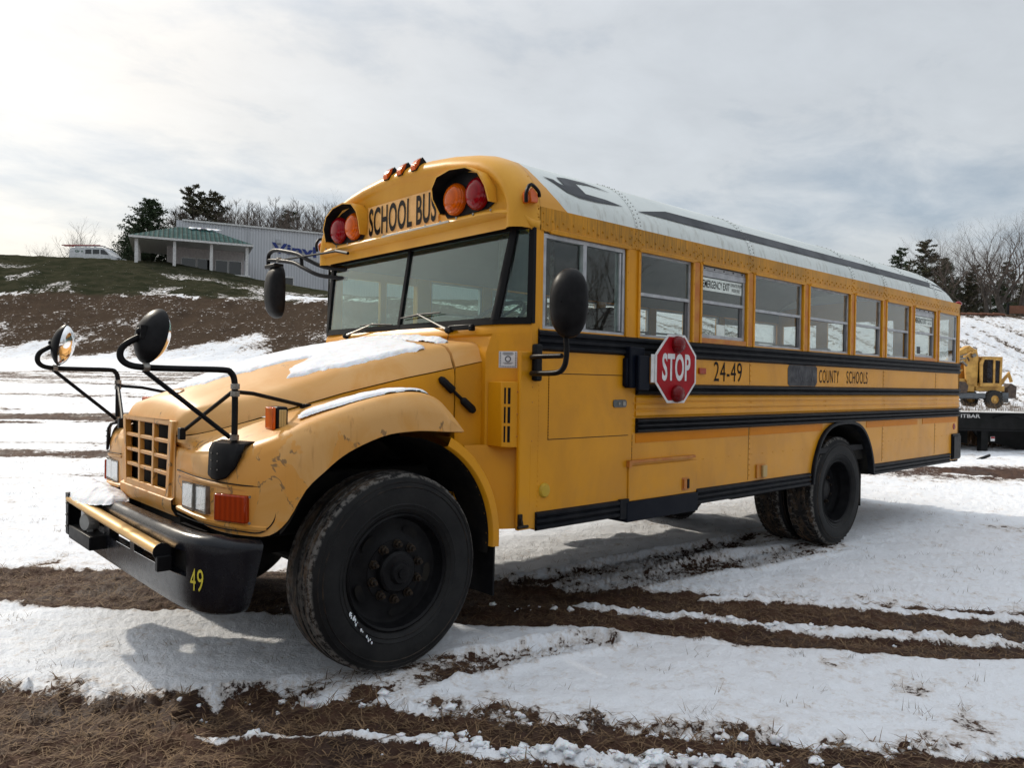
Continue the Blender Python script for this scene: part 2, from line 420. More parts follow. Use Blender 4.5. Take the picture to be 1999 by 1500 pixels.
# ------------------------------------------------------------------ ground frame: r runs right, q runs away along the view
NQ = Vector((0.6729, 0.7397)); TR = Vector((0.7397, -0.6729)); C0 = Vector((-1.8316, -3.261))
RZ = atan2(TR.y, TR.x)
def W2(r, q): p = C0 + TR * r + NQ * q; return (p.x, p.y)
rng = np.random.RandomState(7)
_tab = rng.rand(256, 256)
def vnoise(x, y):
    xi = np.floor(x).astype(int); yi = np.floor(y).astype(int); fx = x - xi; fy = y - yi
    fx = fx * fx * (3 - 2 * fx); fy = fy * fy * (3 - 2 * fy)
    a = _tab[xi % 256, yi % 256]; b = _tab[(xi + 1) % 256, yi % 256]; c = _tab[xi % 256, (yi + 1) % 256]; d = _tab[(xi + 1) % 256, (yi + 1) % 256]
    return (a * (1 - fx) + b * fx) * (1 - fy) + (c * (1 - fx) + d * fx) * fy
def fbm(x, y, o=5, g=0.5):
    s_ = 0; A = 1; N = 0
    for i in range(o):
        s_ = s_ + A * vnoise(x + 17.3 * i, y + 9.1 * i); N += A; A *= g; x = x * 2.03; y = y * 2.03
    return s_ / N
def sst(x, a, b): t_ = np.clip((x - a) / (b - a), 0, 1); return t_ * t_ * (3 - 2 * t_)
def PL(r, pts): return np.interp(r, [p[0] for p in pts], [p[1] for p in pts])
E1 = [(-6, 3.9), (-2.41, 3.63), (-2.04, 3.61), (-1.65, 3.57), (-1.33, 3.49), (-1.12, 3.57), (-0.81, 3.55), (-0.44, 3.47), (0.03, 3.43), (0.48, 3.35), (0.9, 3.27), (1.31, 3.18), (2.15, 3.12), (6, 2.9)]
R1 = [(-1.42, 3.22), (-0.63, 3.28), (-0.19, 3.21), (0.03, 3.15), (0.44, 3.08), (0.94, 3.03), (3, 2.9)]
E2T = [(-12, 6.3), (-3.98, 5.98), (-3.02, 5.98), (-0.05, 5.81), (0.79, 5.65), (1.88, 5.51), (3.54, 5.24), (12, 4.0)]
E2B = [(-12, 5.35), (-3.4, 5.11), (-2.69, 5.0), (-1.65, 5.0), (-0.17, 4.82), (0.51, 4.78), (0.96, 4.65), (1.53, 4.49), (2.9, 4.29), (12, 3.0)]
R2 = [(-0.1, 5.2), (0.64, 5.1), (1.36, 4.95), (1.94, 4.76), (3.08, 4.55), (12, 3.3)]
R2B = [(0.5, 5.62), (0.95, 5.52), (2.17, 5.31), (3.4, 5.04), (12, 3.8)]
def segd(r, q, a, b):
    ax, ay = a; bx, by = b; L = (bx - ax) ** 2 + (by - ay) ** 2
    k = np.clip(((r - ax) * (bx - ax) + (q - ay) * (by - ay)) / L, 0, 1)
    dx = r - ax - k * (bx - ax); dy = q - ay - k * (by - ay)
    return np.sqrt(dx * dx + dy * dy), k
def terrain(x, y, detail=True):
    """height, snow cover, soil hue at world x,y"""
    r = (x - C0.x) * TR.x + (y - C0.y) * TR.y
    q = (x - C0.x) * NQ.x + (y - C0.y) * NQ.y
    wob = fbm(r * 0.07 + 5, q * 0.07 + 3, 3) - 0.5
    # --- large shapes
    rp = np.clip(r, 0, 60)
    toe = 42 + rp * 0.22 + wob * 2
    zt = PL(r, [(-60, 2.25), (-5, 2.3), (15, 1.2), (30, 0.35), (60, 0.4)])
    qt = 56 + rp * 0.2; zr = PL(r, [(-60, 7.7), (-10, 7.4), (10, 6.0), (30, 3.2), (60, 3.2)])
    qp = 75 + rp * 0.1; zp = PL(r, [(-70, 13.3), (-50, 13.2), (-34, 12.75), (-24, 11.0), (-15, 9.6), (10, 9.3), (40, 9.4), (60, 9.6)])
    z = np.zeros_like(x)
    rise = sst(q, 11, 46)
    z = np.where(q < toe, zt * np.clip((q - 11) / (toe - 11), 0, 1) ** 1.15, z)
    k1 = np.clip((q - toe) / (qt - toe), 0, 1); z = np.where((q >= toe) & (q < qt), zt + (zr - zt) * (k1 ** 1.15), z)
    k2 = np.clip((q - qt) / (qp - qt), 0, 1); z = np.where((q >= qt) & (q < qp), zr + (zp - zr) * (1.25 * k2 - 0.25 * k2 * k2), z)
    z = np.where(q >= qp, zp - np.minimum(0.22 * (q - qp), 1.25) * sst(-r, 10, 20) - 0.3 * sst(q - qp, 0, 6), z)
    dist = np.sqrt(r * r + q * q)
    hb = sst(-q, 30, 90) * 13
    z = z + hb
    rough = (fbm(x * 0.9, y * 0.9, 5) - 0.5) * sst(q, 38, 50) * (0.5 - 0.36 * sst(q, qt - 2, qp) )
    gul = np.abs(fbm(r * 0.22 + q * 0.10, q * 0.03, 3) - 0.5) * 1.2 * sst(q, 44, 55) * (1 - sst(q, 70, 76))
    z = z + rough - gul
    # --- snow cover
    n1 = fbm(x * 1.4, y * 1.4, 5, 0.6); n2 = fbm(x * 5, y * 5, 4, 0.6); n3 = fbm(x * 0.35, y * 0.35, 4)
    cov = np.full_like(x, 0.97); hue = np.zeros_like(x)
    def band(lo, hi, soft): return sst(q, lo - soft, lo + soft) * (1 - sst(q, hi - soft, hi + soft))
    jit = (fbm(r * 1.7, q * 2.5, 4) - 0.5) * 0.34 + (n2 - 0.5) * 0.16
    e1 = PL(r, E1) + jit * 0.55; m1 = (1 - sst(q, e1 - 0.05, e1 + 0.05)) * (q > -20)
    m1 = m1 * (1 - 0.9 * sst(-q, 1.0, 2.0))
    e2t = PL(r, E2T) + jit * 0.6; e2b = PL(r, E2B) + jit * 0.5
    m2 = sst(q, e2b - 0.05, e2b + 0.05) * (1 - sst(q, e2t - 0.06, e2t + 0.06))
    # snow ridges inside the muddy bands
    def ridge(pts, w, r0, jn, thr=0.30, r9=99):
        d_ = np.abs(q - PL(r, pts) - (fbm(r * 2.2 + jn, 3.3 + jn, 3) - 0.5) * 0.16)
        ww = w * (0.35 + 1.3 * fbm(r * 3.1 + jn, 7.7, 3))
        return np.clip(1 - d_ / ww, 0, 1) * sst(r, r0, r0 + 0.3) * (1 - sst(r, r9 - .25, r9)) * sst(fbm(r * 1.3 + jn, 1.1 + jn, 2), thr - 0.1, thr + 0.12)
    g1 = (0.45 + 0.5 * sst(r, -0.6, 0.2)) * ridge(R1, 0.062, -1.5, 3, 0.25, 1.15); g2 = ridge(R2, 0.085, 0.3, 11, 0.28); g3 = ridge(R2B, 0.085, 0.5, 23, 0.30)
    mud = np.maximum(m1, m2)
    rid = np.maximum(np.maximum(g1, g2), g3)
    mud = mud * (1 - sst(rid, 0.10, 0.45))
    # wheel tracks of the rear duals and of the steered front wheel
    tr = np.zeros_like(x); lat = np.zeros_like(x); grv = np.zeros_like(x)
    for a_, b_, w_ in (((2.95, 7.25), (0.55, 5.72), 0.24), ((2.55, 7.70), (0.20, 5.85), 0.22), ((-1.32, 3.5), (-0.45, 3.98), 0.20), ((0.5, 4.55), (-0.35, 4.05), 0.17), ((-3.6, 8.2), (-2.2, 6.1), 0.2)):
        d_, k_ = segd(r, q, a_, b_)
        Ls = sqrt((b_[0] - a_[0]) ** 2 + (b_[1] - a_[1]) ** 2); sl_ = ((r - a_[0]) * (b_[1] - a_[1]) - (q - a_[1]) * (b_[0] - a_[0])) / Ls
        along = k_ * Ls; tk_ = (1 - sst(d_, w_ * 0.80, w_))
        lat = lat + tk_ * (np.sin(sl_ * 2 * pi / 0.062) * 0.010 + np.sign(np.sin(along * 2 * pi / 0.055)) * 0.004 * (np.sin(sl_ * 2 * pi / 0.062) > 0)) + np.exp(-((d_ - w_ * 1.05) / 0.03) ** 2) * 0.026; grv = grv + tk_ * (np.sin(sl_ * 2 * pi / 0.062) < -0.1)
        tr = np.maximum(tr, tk_)
    edgepile = np.zeros_like(x)
    treadn = fbm(r * 9, q * 9, 3)
    cov = cov - mud * 0.93 - tr * (0.16 + 0.20 * sst(n1, 0.46, 0.66)) - 0.26 * grv * sst(n2, 0.36, 0.56) - np.clip(lat * 8, 0, .12)
    # dirty margin
    dm = np.exp(-((q - e1 - 0.08) / 0.13) ** 2) * 0.62 + rid * (0.22 + 0.25 * (1 - sst(r, -0.7, 0.0)) * (q < 4)) + np.exp(-((q - e1 - 0.08) / 0.13) ** 2) * 0.0 + np.exp(-((q - e2t - 0.10) / 0.16) ** 2) * 0.25 + np.exp(-((q - e2b + 0.08) / 0.10) ** 2) * 0.12
    cov = cov - dm * sst(n2, 0.35, 0.62)
    cov = cov - 0.30 * sst(n1, 0.66, 0.76) * (dist < 40)
    # farther muddy lanes
    for q0, q1, am in ((11.8, 12.35, .95), (13.6, 14.3, .8), (14.9, 15.3, .45), (18.2, 21.2, .95), (24.5, 26, .5), (29, 36, .52)):
        jj = (fbm(r * 0.25, q * 0.5, 4) - 0.5) * 1.6
        sk = q - r * 0.05
        m_ = sst(sk, q0 + jj - 0.12, q0 + jj + 0.2) * (1 - sst(sk, q1 + jj - 0.2, q1 + jj + 0.12))
        cov = cov - am * m_ * sst(fbm(r * 0.35 + q0, q * 2.2, 4), 0.30, 0.55) * (1 - sst(r, 3, 6) * (q0 < 17))
    # brown patch beyond the rear wheels and weeds
    pt = np.exp(-(((r - 8.6) / 2.6) ** 2 + ((q - 13.3) / 0.9) ** 2))
    cov = cov - 0.95 * pt * sst(fbm(r * 0.9, q * 2.4, 4), 0.40, 0.6)
    pt2 = np.exp(-(((r - 11) / 3.5) ** 2 + ((q - 18.5) / 1.2) ** 2)); cov = cov - 0.6 * pt2
    # banks: brown lower bank with melting snow, olive upper bank, snowy cut on the right
    left = 1 - sst(r, -4, 14)
    onb = sst(q, toe - 2, toe + 2)
    hgt = np.clip((q - toe) / np.maximum(qt - toe, 1), 0, 1)
    covL = 1.00 - sst(hgt + (n3 - 0.5) * 0.9 + (fbm(r * 0.45, q * 0.12, 3) - .5) * 0.9, -0.04, 0.42) * 0.87
    covL = covL + 0.50 * sst(fbm(r * 0.30 + 12, q * 0.05, 4), 0.50, 0.66) * (1 - sst(hgt, 0.45, 0.85)) * sst(r, -34, -20) * sst(-hgt, -1, 0.2)
    covL = covL + (fbm(x * 0.9, y * 0.9, 4) - 0.5) * 0.5
    up = sst(q, qt - 0.4, qt + 0.4)
    covU = -0.22 + 0.72 * sst(fbm(r * 0.3 + 40, q * 0.22, 4), 0.47, 0.68) * (1 - sst(q, 66, 72))
    pond = np.exp(-(((r + 15.7) / 2.6) ** 4 + ((q - 59) / 2.4) ** 4)); covU = np.maximum(covU, pond * 1.2)
    covL = covL * (1 - up) + covU * up
    covL = np.where((q > qt - 0.5) & (q < qt + 0.1) & (r > -38), 0.75 * sst(fbm(r * 0.5 + 9, 2.2, 3), .4, .6), covL)
    slantn = fbm((r * 0.95 + q * 0.35) * 1.3, (q * 0.9 - r * 0.3) * 0.12, 5)
    covR = 0.92 - 0.50 * sst(slantn, 0.50, 0.66) - 0.6 * np.exp(-((q - qp + 0.6) / 1.2) ** 2)
    cb = covL * left + covR * (1 - left)
    cov = cov * (1 - onb) + cb * onb
    hue = sst(q, qt - 0.5, qt + 0.5) * left
    cov = np.where(-q > 25, 0.35, cov)
    cov = np.clip(cov, -1, 1)
    terrain.onb = onb
    # --- small relief
    if detail:
        near = 1 - sst(dist, 25, 45)
        sn = (fbm(x * 2.2, y * 2.2, 5, 0.5) - 0.5) * 0.05 + (fbm(r * 3.0, q * 14, 4, 0.6) - 0.5) * 0.026 - np.abs(fbm(r * 1.8 + 30, q * 8, 4, 0.55) - 0.5) * 0.06 + (fbm(r * 10, q * 34, 3, 0.6) - 0.5) * 0.012 * (1 - sst(dist, 6, 9))
        md = (fbm(x * 11, y * 11, 4, 0.65) - 0.5) * 0.075 + (fbm(r * 2.5, q * 6, 3) - 0.5) * 0.05 - 0.024
        mf = np.clip(1 - cov, 0, 1) * (1 - onb)
        z = z + (sn * (1 - mf) + md * mf) * near
        z = z + rid * (0.022 + 0.08 * (fbm(x * 14, y * 14, 3, 0.7) - 0.35)) * near
        lump = np.clip(fbm(x * 17, y * 17, 3, 0.6) - 0.45, 0, 1)
        z = z + dm * 0.09 * lump * 2 * near
        z = z - tr * 0.036 + lat * near
        z = z + np.clip(np.sin(q * 6.5 + jit * 9) * 0.012, 0, 1) * mf * near
        # packed flat beside each tyre contact
        for wx, wy in ((0.41, 0.18), (5.43, 0.18), (5.43, 0.52), (0.41, 2.26), (5.43, 2.26), (5.43, 1.92)):
            dd = np.sqrt((x - wx) ** 2 + (y - wy) ** 2); kk = 1 - sst(dd, 0.22, 0.55)
            z = z * (1 - kk) + 0.0 * kk
    return z, cov, hue
def zt_at(x, y):
    return float(terrain(np.array([x], float), np.array([y], float), False)[0][0])

fine = np.linspace(-0.72, 0.72, 1150)
coarse = np.linspace(0.72, 2 * pi - 0.72, 150)[1:-1]
az = np.concatenate([fine, coarse])
rad = [1.2]
while rad[-1] < 950: rad.append(rad[-1] * (1.0075 if rad[-1] < 95 else 1.06))
rad = np.array([0.02, 0.5] + rad)
A, Rr = np.meshgrid(az, rad)
gx = C0.x + Rr * (NQ.x * np.cos(A) + TR.x * np.sin(A)); gy = C0.y + Rr * (NQ.y * np.cos(A) + TR.y * np.sin(A))
gz, gc, gh = terrain(gx.ravel(), gy.ravel()); gf = terrain.onb
nv = gx.size; nr_, na = gx.shape
me = bpy.data.meshes.new('ground'); me.vertices.add(nv)
co = np.stack([gx.ravel(), gy.ravel(), gz], 1).astype(np.float32); me.vertices.foreach_set('co', co.ravel())
I, J = np.meshgrid(np.arange(nr_ - 1), np.arange(na), indexing='ij')
J2 = (J + 1) % na
quads = np.stack([I * na + J, (I + 1) * na + J, (I + 1) * na + J2, I * na + J2], -1).reshape(-1, 4)
me.loops.add(quads.size); me.loops.foreach_set('vertex_index', quads.ravel().astype(np.int32))
me.polygons.add(len(quads)); me.polygons.foreach_set('loop_start', np.arange(0, quads.size, 4, dtype=np.int32))
me.polygons.foreach_set('loop_total', np.full(len(quads), 4, np.int32))
me.update(calc_edges=True)
for nm, arr in (('cov', gc), ('hue', gh), ('far', gf)):
    at = me.attributes.new(nm, 'FLOAT', 'POINT'); at.data.foreach_set('value', arr.astype(np.float32))
me.shade_smooth()
t = NT('snow_and_mud')
cv = t.attr('cov'); hu = t.attr('hue'); fa_ = t.attr('far')
nf = t.noise(9, 8, 0.72); nf2 = t.noise(1.7, 8, 0.68); nf3 = t.noise(42, 5, 0.7)
pn = t.math('ADD', t.math('MULTIPLY', nf, 0.50), t.math('ADD', t.math('MULTIPLY', nf2, 0.25), t.math('MULTIPLY', nf3, 0.25)))
pn = t.math('ADD', t.math('MULTIPLY', t.math('SUBTRACT', pn, 0.5), 3.6), 0.5)
pf = t.math('ADD', t.math('MULTIPLY', t.math('SUBTRACT', t.math('ADD', t.math('MULTIPLY', t.noise(3.6, 5, 0.66, off=(5, 5, 0)), 0.65), t.math('MULTIPLY', t.noise(10, 4, 0.6), 0.35)), 0.5), 3.4), 0.5)
fa = t.attr('far'); pn = t.math('ADD', t.math('MULTIPLY', pn, t.math('SUBTRACT', 1.0, fa)), t.math('MULTIPLY', pf, fa))
f = t.step(t.math('SUBTRACT', cv, pn), -0.06, 0.06)
soil = t.mix(t.step(t.noise(3.5, 7, 0.7), 0.38, 0.66), (0.040, 0.016, 0.009), (0.080, 0.039, 0.022))
strw = t.step(t.noise(60, 5, 0.75, (1, 1, 1), 1.5), 0.56, 0.72)
soil = t.mix(t.math('MULTIPLY', strw, 0.5), soil, (0.20, 0.145, 0.085))
wet = t.step(t.noise(1.3, 5, 0.6, off=(3, 3, 0)), 0.50, 0.66)
soil = t.mix(t.math('MULTIPLY', wet, 0.55), soil, (0.020, 0.011, 0.008))
olive = t.mix(t.step(t.noise(0.8, 6, 0.65), 0.35, 0.65), (0.026, 0.029, 0.017), (0.050, 0.047, 0.030))
soil = t.mix(fa_, soil, t.mix(t.noise(1.1, 6, 0.7), (0.048, 0.033, 0.024), (0.092, 0.068, 0.050)))
soil = t.mix(hu, soil, olive)
dirty = t.step(t.math('SUBTRACT', cv, pn), 0.42, 0.02)
snow = t.mix(t.math('MULTIPLY', dirty, 0.55), (0.80, 0.82, 0.86), (0.50, 0.40, 0.31))
specks = t.step(t.noise(55, 4, 0.7, off=(9, 1, 0)), 0.70, 0.76)
snow = t.mix(t.math('MULTIPLY', specks, 0.45), snow, (0.30, 0.23, 0.17))
t.set('Base Color', t.mix(f, soil, snow)); t.set('Roughness', t.math('ADD', t.math('MULTIPLY', wet, -0.25), 0.85))
t.set('Specular IOR Level', t.math('SUBTRACT', 0.3, t.math('MULTIPLY', fa, 0.3)))
crust = t.noise(20, 6, 0.7, (1, 1, 1), 0.6, off=(2, 7, 0))
hgt = t.math('ADD', t.math('MULTIPLY', f, 0.5), t.math('ADD', t.math('MULTIPLY', crust, 0.7), t.math('MULTIPLY', nf3, 0.6)))
hgt = t.math('ADD', hgt, t.math('MULTIPLY', t.math('MULTIPLY', t.noise(1.6, 7, 0.7), fa), 9.0))
t.bump(hgt, 0.75, 0.03)
me.materials.append(t.m)
ground = bpy.data.objects.new('ground', me); COL.objects.link(ground); ground['kind'] = 'structure'

# ------------------------------------------------------------------ stuff on the ground: straw, tufts, snow clumps
def scatter(name, label, cat, make, n, region, mat, seed):
    rs = np.random.RandomState(seed); V = []; F = []
    xs, ys = region(rs, n); zz, cc, _ = terrain(xs, ys)
    for x, y, z, c in zip(xs, ys, zz, cc): make(rs, x, y, z, c, V, F)
    m = bpy.data.meshes.new(name); m.from_pydata(V, [], F); m.materials.append(mat)
    o = bpy.data.objects.new(name, m); COL.objects.link(o); tag(o, label, cat, None, 'stuff'); return o
STRAW = simple('dead_straw', (0.20, 0.125, 0.066), 0.8, c2=(0.075, 0.045, 0.026), scale=20)
WEED = simple('dry_weed', (0.24, 0.16, 0.09), 0.8, c2=(0.12, 0.075, 0.045), scale=12)
def reg_rq(r0, r1, q0, q1, pw=1.0):
    def f_(rs, n):
        q_ = q0 + (q1 - q0) * rs.rand(n) ** pw; r_ = r0 + (r1 - r0) * rs.rand(n)
        r_ = r_ * q_ / q1 if r0 < -3 else r_
        p = [W2(a, b) for a, b in zip(r_, q_)]; return np.array([a[0] for a in p]), np.array([a[1] for a in p])
    return f_
def blade(rs, x, y, z, c, V, F, L=(0.03, 0.11), up=0.35, w=0.0016):
    if c > 0.55: return
    a = rs.rand() * 2 * pi; l = rs.uniform(*L); u = rs.rand() ** 2 * up
    d = Vector((cos(a), sin(a), u)); s_ = Vector((-sin(a), cos(a), 0)) * w * (0.6 + rs.rand())
    p = Vector((x, y, z + 0.003)); k = len(V); mid = p + d * l * 0.5 + Vector((0, 0, l * 0.06)); e = p + d * l
    V += [p - s_, p + s_, mid + s_, mid - s_, e]; F += [(k, k + 1, k + 2, k + 3), (k + 3, k + 2, k + 4)]
scatter('dead_grass', 'flattened brown straw and dead grass lying in the muddy tracks', 'grass', blade, 60000, reg_rq(-4.6, 4.6, 2.3, 6.6, 0.8), STRAW, 3)
def tuft(rs, x, y, z, c, V, F):
    for i in range(rs.randint(5, 16)):
        a = rs.rand() * 2 * pi; l = rs.uniform(0.02, 0.075); d = Vector((cos(a), sin(a), rs.uniform(0.3, 1.6))).normalized()
        s_ = Vector((-sin(a), cos(a), 0)) * 0.0014; p = Vector((x + rs.randn() * 0.035, y + rs.randn() * 0.035, z)); k = len(V)
        V += [p - s_, p + s_, p + d * l]; F += [(k, k + 1, k + 2)]
scatter('grass_tuft_cover', 'scattered brown grass tips poking through the snow', 'grass', tuft, 520, reg_rq(-9.5, 9.5, 3.4, 14, 1.0), STRAW, 5)
def weed(rs, x, y, z, c, V, F):
    for i in range(3):
        a = rs.rand() * 2 * pi; l = rs.uniform(0.3, 1.0); d = Vector((cos(a) * 0.2, sin(a) * 0.2, 1)); w_ = 0.006
        p = Vector((x, y, z)); k = len(V); s_ = Vector((TR.x, TR.y, 0)) * w_
        e = p + d * l; V += [p - s_, p + s_, e + s_ * 0.3, e - s_ * 0.3]; F += [(k, k + 1, k + 2, k + 3)]
        for j in range(4):
            h_ = p + d * l * rs.uniform(0.4, 1); b_ = rs.rand() * 2 * pi; g_ = Vector((cos(b_), sin(b_), 0.8)) * rs.uniform(0.05, 0.16); k = len(V)
            V += [h_ - s_ * 0.4, h_ + s_ * 0.4, h_ + g_]; F += [(k, k + 1, k + 2)]
def reg_weed(rs, n):
    p = [W2(a, b) for a, b in zip(rs.uniform(8.8, 16, n), 17.6 + rs.rand(n) ** 1.5 * 3.5)]
    return np.array([a[0] for a in p]), np.array([a[1] for a in p])
scatter('dry_weeds', 'tall dry brown weeds standing behind and under the black trailer', 'weeds', weed, 1500, reg_weed, WEED, 8)
SNOWM = NT('packed_snow'); SNOWM.set('Base Color', SNOWM.mix(SNOWM.step(SNOWM.noise(14, 5, 0.7), 0.45, 0.8), (0.80, 0.82, 0.86), (0.66, 0.62, 0.58)))
SNOWM.set('Roughness', 0.75); SNOWM.set('Subsurface Weight', 0.15); SNOWM.set('Subsurface Scale', 0.02); SNOWM.bump(SNOWM.noise(60, 6, 0.7), 0.6, 0.008); SNOW = SNOWM.m
_ico = bmesh.new(); bmesh.ops.create_icosphere(_ico, subdivisions=2, radius=1.0)
ICO_V = [v.co.copy() for v in _ico.verts]; ICO_F = [tuple(v.index for v in f_.verts) for f_ in _ico.faces]; _ico.free()
def clump(rs, x, y, z, c, V, F):
    s_ = 0.004 + 0.022 * rs.rand() ** 3; k = len(V); ph = rs.rand(3) * 9; fl = rs.uniform(.45, .9); sx = rs.uniform(.7, 1.6)
    for v in ICO_V:
        n_ = 1 + 0.34 * sin(v.x * 4 + ph[0]) * sin(v.y * 5 + ph[1]) + 0.24 * sin(v.z * 7 + ph[2] + v.x * 6) + 0.14 * sin(v.x * 13 + v.y * 11 + ph[0])
        V.append((x + v.x * s_ * n_ * sx, y + v.y * s_ * n_, z + v.z * s_ * n_ * fl + s_ * 0.2))
    F += [tuple(i + k for i in f_) for f_ in ICO_F]
def reg_clump(rs, n):
    r_ = rs.uniform(-1.6, 3.2, n); w = rs.rand(n)
    q_ = np.where(w < 0.62, PL(r_, R1) + rs.randn(n) * 0.05, np.where(w < 0.8, PL(r_, R2) + rs.randn(n) * 0.06, PL(r_, E1) + 0.05 + rs.randn(n) * 0.05))
    r_ = np.where(w < 0.62, 0.45 + rs.randn(n) * 0.38, r_)
    q_ = np.where(w < 0.62, PL(r_, R1) + rs.randn(n) * 0.05, q_)
    p = [W2(a, b) for a, b in zip(r_, q_)]; return np.array([a[0] for a in p]), np.array([a[1] for a in p])
sc_ = scatter('snow_clumps', 'loose lumps of snow thrown up along the muddy wheel tracks', 'snow', clump, 620, reg_clump, SNOW, 12)
sc_.data.shade_smooth()

# ------------------------------------------------------------------ trees
BARK = simple('grey_bark', (0.050, 0.042, 0.036), 0.9, c2=(0.085, 0.072, 0.062), scale=3)
TWIG = simple('bare_twig', (0.115, 0.090, 0.075), 0.9, c2=(0.070, 0.055, 0.047), scale=2)
NEED = simple('dark_evergreen_needles', (0.026, 0.042, 0.020), 0.8, c2=(0.050, 0.066, 0.036), scale=1.5)
NEED2 = simple('brownish_pine_needles', (0.040, 0.046, 0.026), 0.8, c2=(0.075, 0.062, 0.040), scale=1.2)
def bare_tree(seed, H=12, spread=0.42, depth=6, low=0.3, up=0.55):
    rn = random.Random(seed); tk = MB(); cr = MB()
    def seg(p, d, L, r, lv):
        pts = [p]; n = 3 if lv < 3 else 2
        for i in range(n):
            d = (d + Vector((rn.gauss(0, .13), rn.gauss(0, .13), rn.gauss(0.05, .09)))).normalized(); p = p + d * L / n; pts.append(p)
        r1 = r * 0.66
        rs = [r + (r1 - r) * i / n for i in range(n + 1)]
        (tk if lv < 2 else cr).tube(pts, rs, n=6 if lv < 2 else (4 if lv < 3 else 3), cap=False)
        if lv >= depth: return
        kids = rn.choice((2, 3, 3)) if lv > 0 else 3
        for i in range(kids):
            ax = Vector((rn.gauss(0, 1), rn.gauss(0, 1), rn.gauss(0, .4))).normalized()
            dd = (d + ax * rn.uniform(.5, 1.0) * spread * 1.7 + Vector((0, 0, up * 0.3))).normalized()
            seg(pts[-1] if i < 2 else pts[-2] + (pts[-1] - pts[-2]) * rn.random(), dd, L * rn.uniform(.62, .88), r1 * rn.uniform(.6, .85), lv + 1)
        if lv in (1, 2, 3):
            for i in range(3):
                ax = Vector((rn.gauss(0, 1), rn.gauss(0, 1), rn.gauss(0, .5))).normalized()
                seg(pts[rn.randint(0, n - 1)] * 0.5 + pts[-1] * 0.5, (d * .4 + ax).normalized(), L * .5, r1 * .35, max(lv + 2, depth - 2))
    p = Vector((0, 0, -0.6)); d = Vector((rn.gauss(0, .03), rn.gauss(0, .03), 1)); L0 = H * low
    seg(p, d, L0, H * 0.026, 0)
    top = max(v[2] for v in cr.v); k = H / top
    for m in (tk, cr): m.v = [(v[0] * k, v[1] * k, v[2] * k) for v in m.v]
    return tk, cr
def slim_tree(seed, H=11):
    """tall forest tree: straight trunk, short upswept limbs"""
    rn = random.Random(seed); tk = MB(); cr = MB()
    n = 9; pts = []; x = y = 0
    for i in range(n + 1): pts.append(Vector((x, y, H * i / n - 0.5))); x += rn.gauss(0, .07); y += rn.gauss(0, .07)
    tk.tube(pts, [H * 0.012 * (1 - 0.93 * i / n) + 0.008 for i in range(n + 1)], n=5, cap=False)
    def br(p, d, L, r, lv):
        m_ = p + d * L * .5 + Vector((rn.gauss(0, .05), rn.gauss(0, .05), .05)) * L; e = p + d * L + Vector((0, 0, .18 * L))
        cr.tube([p, m_, e], [r, r * .7, r * .35], n=3, cap=False)
        if lv < 3:
            for i in range(4):
                s_ = p + (e - p) * rn.uniform(.2, 1.0); dd = (d + Vector((rn.gauss(0, .6), rn.gauss(0, .6), rn.gauss(.35, .4)))).normalized()
                br(s_, dd, L * rn.uniform(.4, .65), r * .5, lv + 1)
    for i in range(38):
        h_ = rn.uniform(.30, .98); a = rn.random() * 2 * pi; j = min(int(h_ * n), n - 1)
        p = pts[j] + (pts[j + 1] - pts[j]) * (h_ * n - j)
        br(p, Vector((cos(a), sin(a), rn.uniform(.5, 1.3))).normalized(), H * (1.04 - h_) * .30 + .35, 0.030 * (1.25 - h_) + .010, 1)
    return tk, cr
def conifer(seed, H=10, wid=0.30, droop=0.1, dens=1.0, bare=0.12, gap=0.25):
    rn = random.Random(seed); tk = MB(); cr = MB()
    tk.tube([(0, 0, -.6), (rn.gauss(0, .1), rn.gauss(0, .1), H * .5), (0, 0, H)], [H * .017, H * .011, .015], n=6, cap=False)
    n = int(78 * dens)
    for i in range(n):
        h_ = bare + (0.99 - bare) * (i + rn.random()) / n
        if rn.random() < gap * 0.6: continue
        a = rn.random() * 2 * pi; L = H * wid * (1 - h_) ** 0.62 * rn.uniform(.55, 1.2) + .18
        d = Vector((cos(a), sin(a), rn.uniform(-.05, .35) - droop)).normalized(); p = Vector((0, 0, H * h_)); e = p + d * L
        e.z += L * .12
        tk.tube([p, p + d * L * .6, e], [.035 * (1.1 - h_), .02 * (1.1 - h_) + .004, .004], n=3, cap=False)
        m_ = int(24 + L * 34)
        for j in range(m_):
            t_ = 0.25 + .8 * rn.random() ** .8; q_ = p + (e - p) * t_ + Vector((rn.gauss(0, .12), rn.gauss(0, .12), rn.gauss(0, .07))) * (.5 + L * .5)
            s_ = rn.uniform(.07, .20); u = Vector((rn.gauss(0, 1), rn.gauss(0, 1), rn.gauss(0, .6))).normalized() * s_
            w_ = u.cross(Vector((rn.gauss(0, 1), rn.gauss(0, 1), rn.gauss(0, 1)))).normalized() * s_ * .38
            cr.add([q_ - u, q_ + w_, q_ + u, q_ - w_], [(0, 1, 2, 3)])
    return tk, cr
def tree_mesh(name, gen, bm_, cm):
    tk, cr = gen; r = empty(name, (0, 0, 0)); a_ = tk.build('trunk', bm_, r, weld=False, normals=False); b_ = cr.build('crown', cm, r, smooth=0, weld=False, normals=False)
    return r
protos = {}
def put_tree(kind, r, q, H, label, group, rot=0.0, cat='tree', dz=0.0):
    base, H0 = protos[kind]; x, y = W2(r, q); used = base.get('_used', 0)
    if not used: o = base; base['_used'] = 1
    else:
        o = base.copy(); COL.objects.link(o)
        for c_ in list(base.children):
            d_ = c_.copy(); COL.objects.link(d_); d_.parent = o
    o.location = (x, y, zt_at(x, y) - 0.15 + dz); o.rotation_euler = (0, 0, rot); o.scale = (H / H0,) * 3
    o['label'] = label; o['category'] = cat
    if group: o['group'] = group
    return o
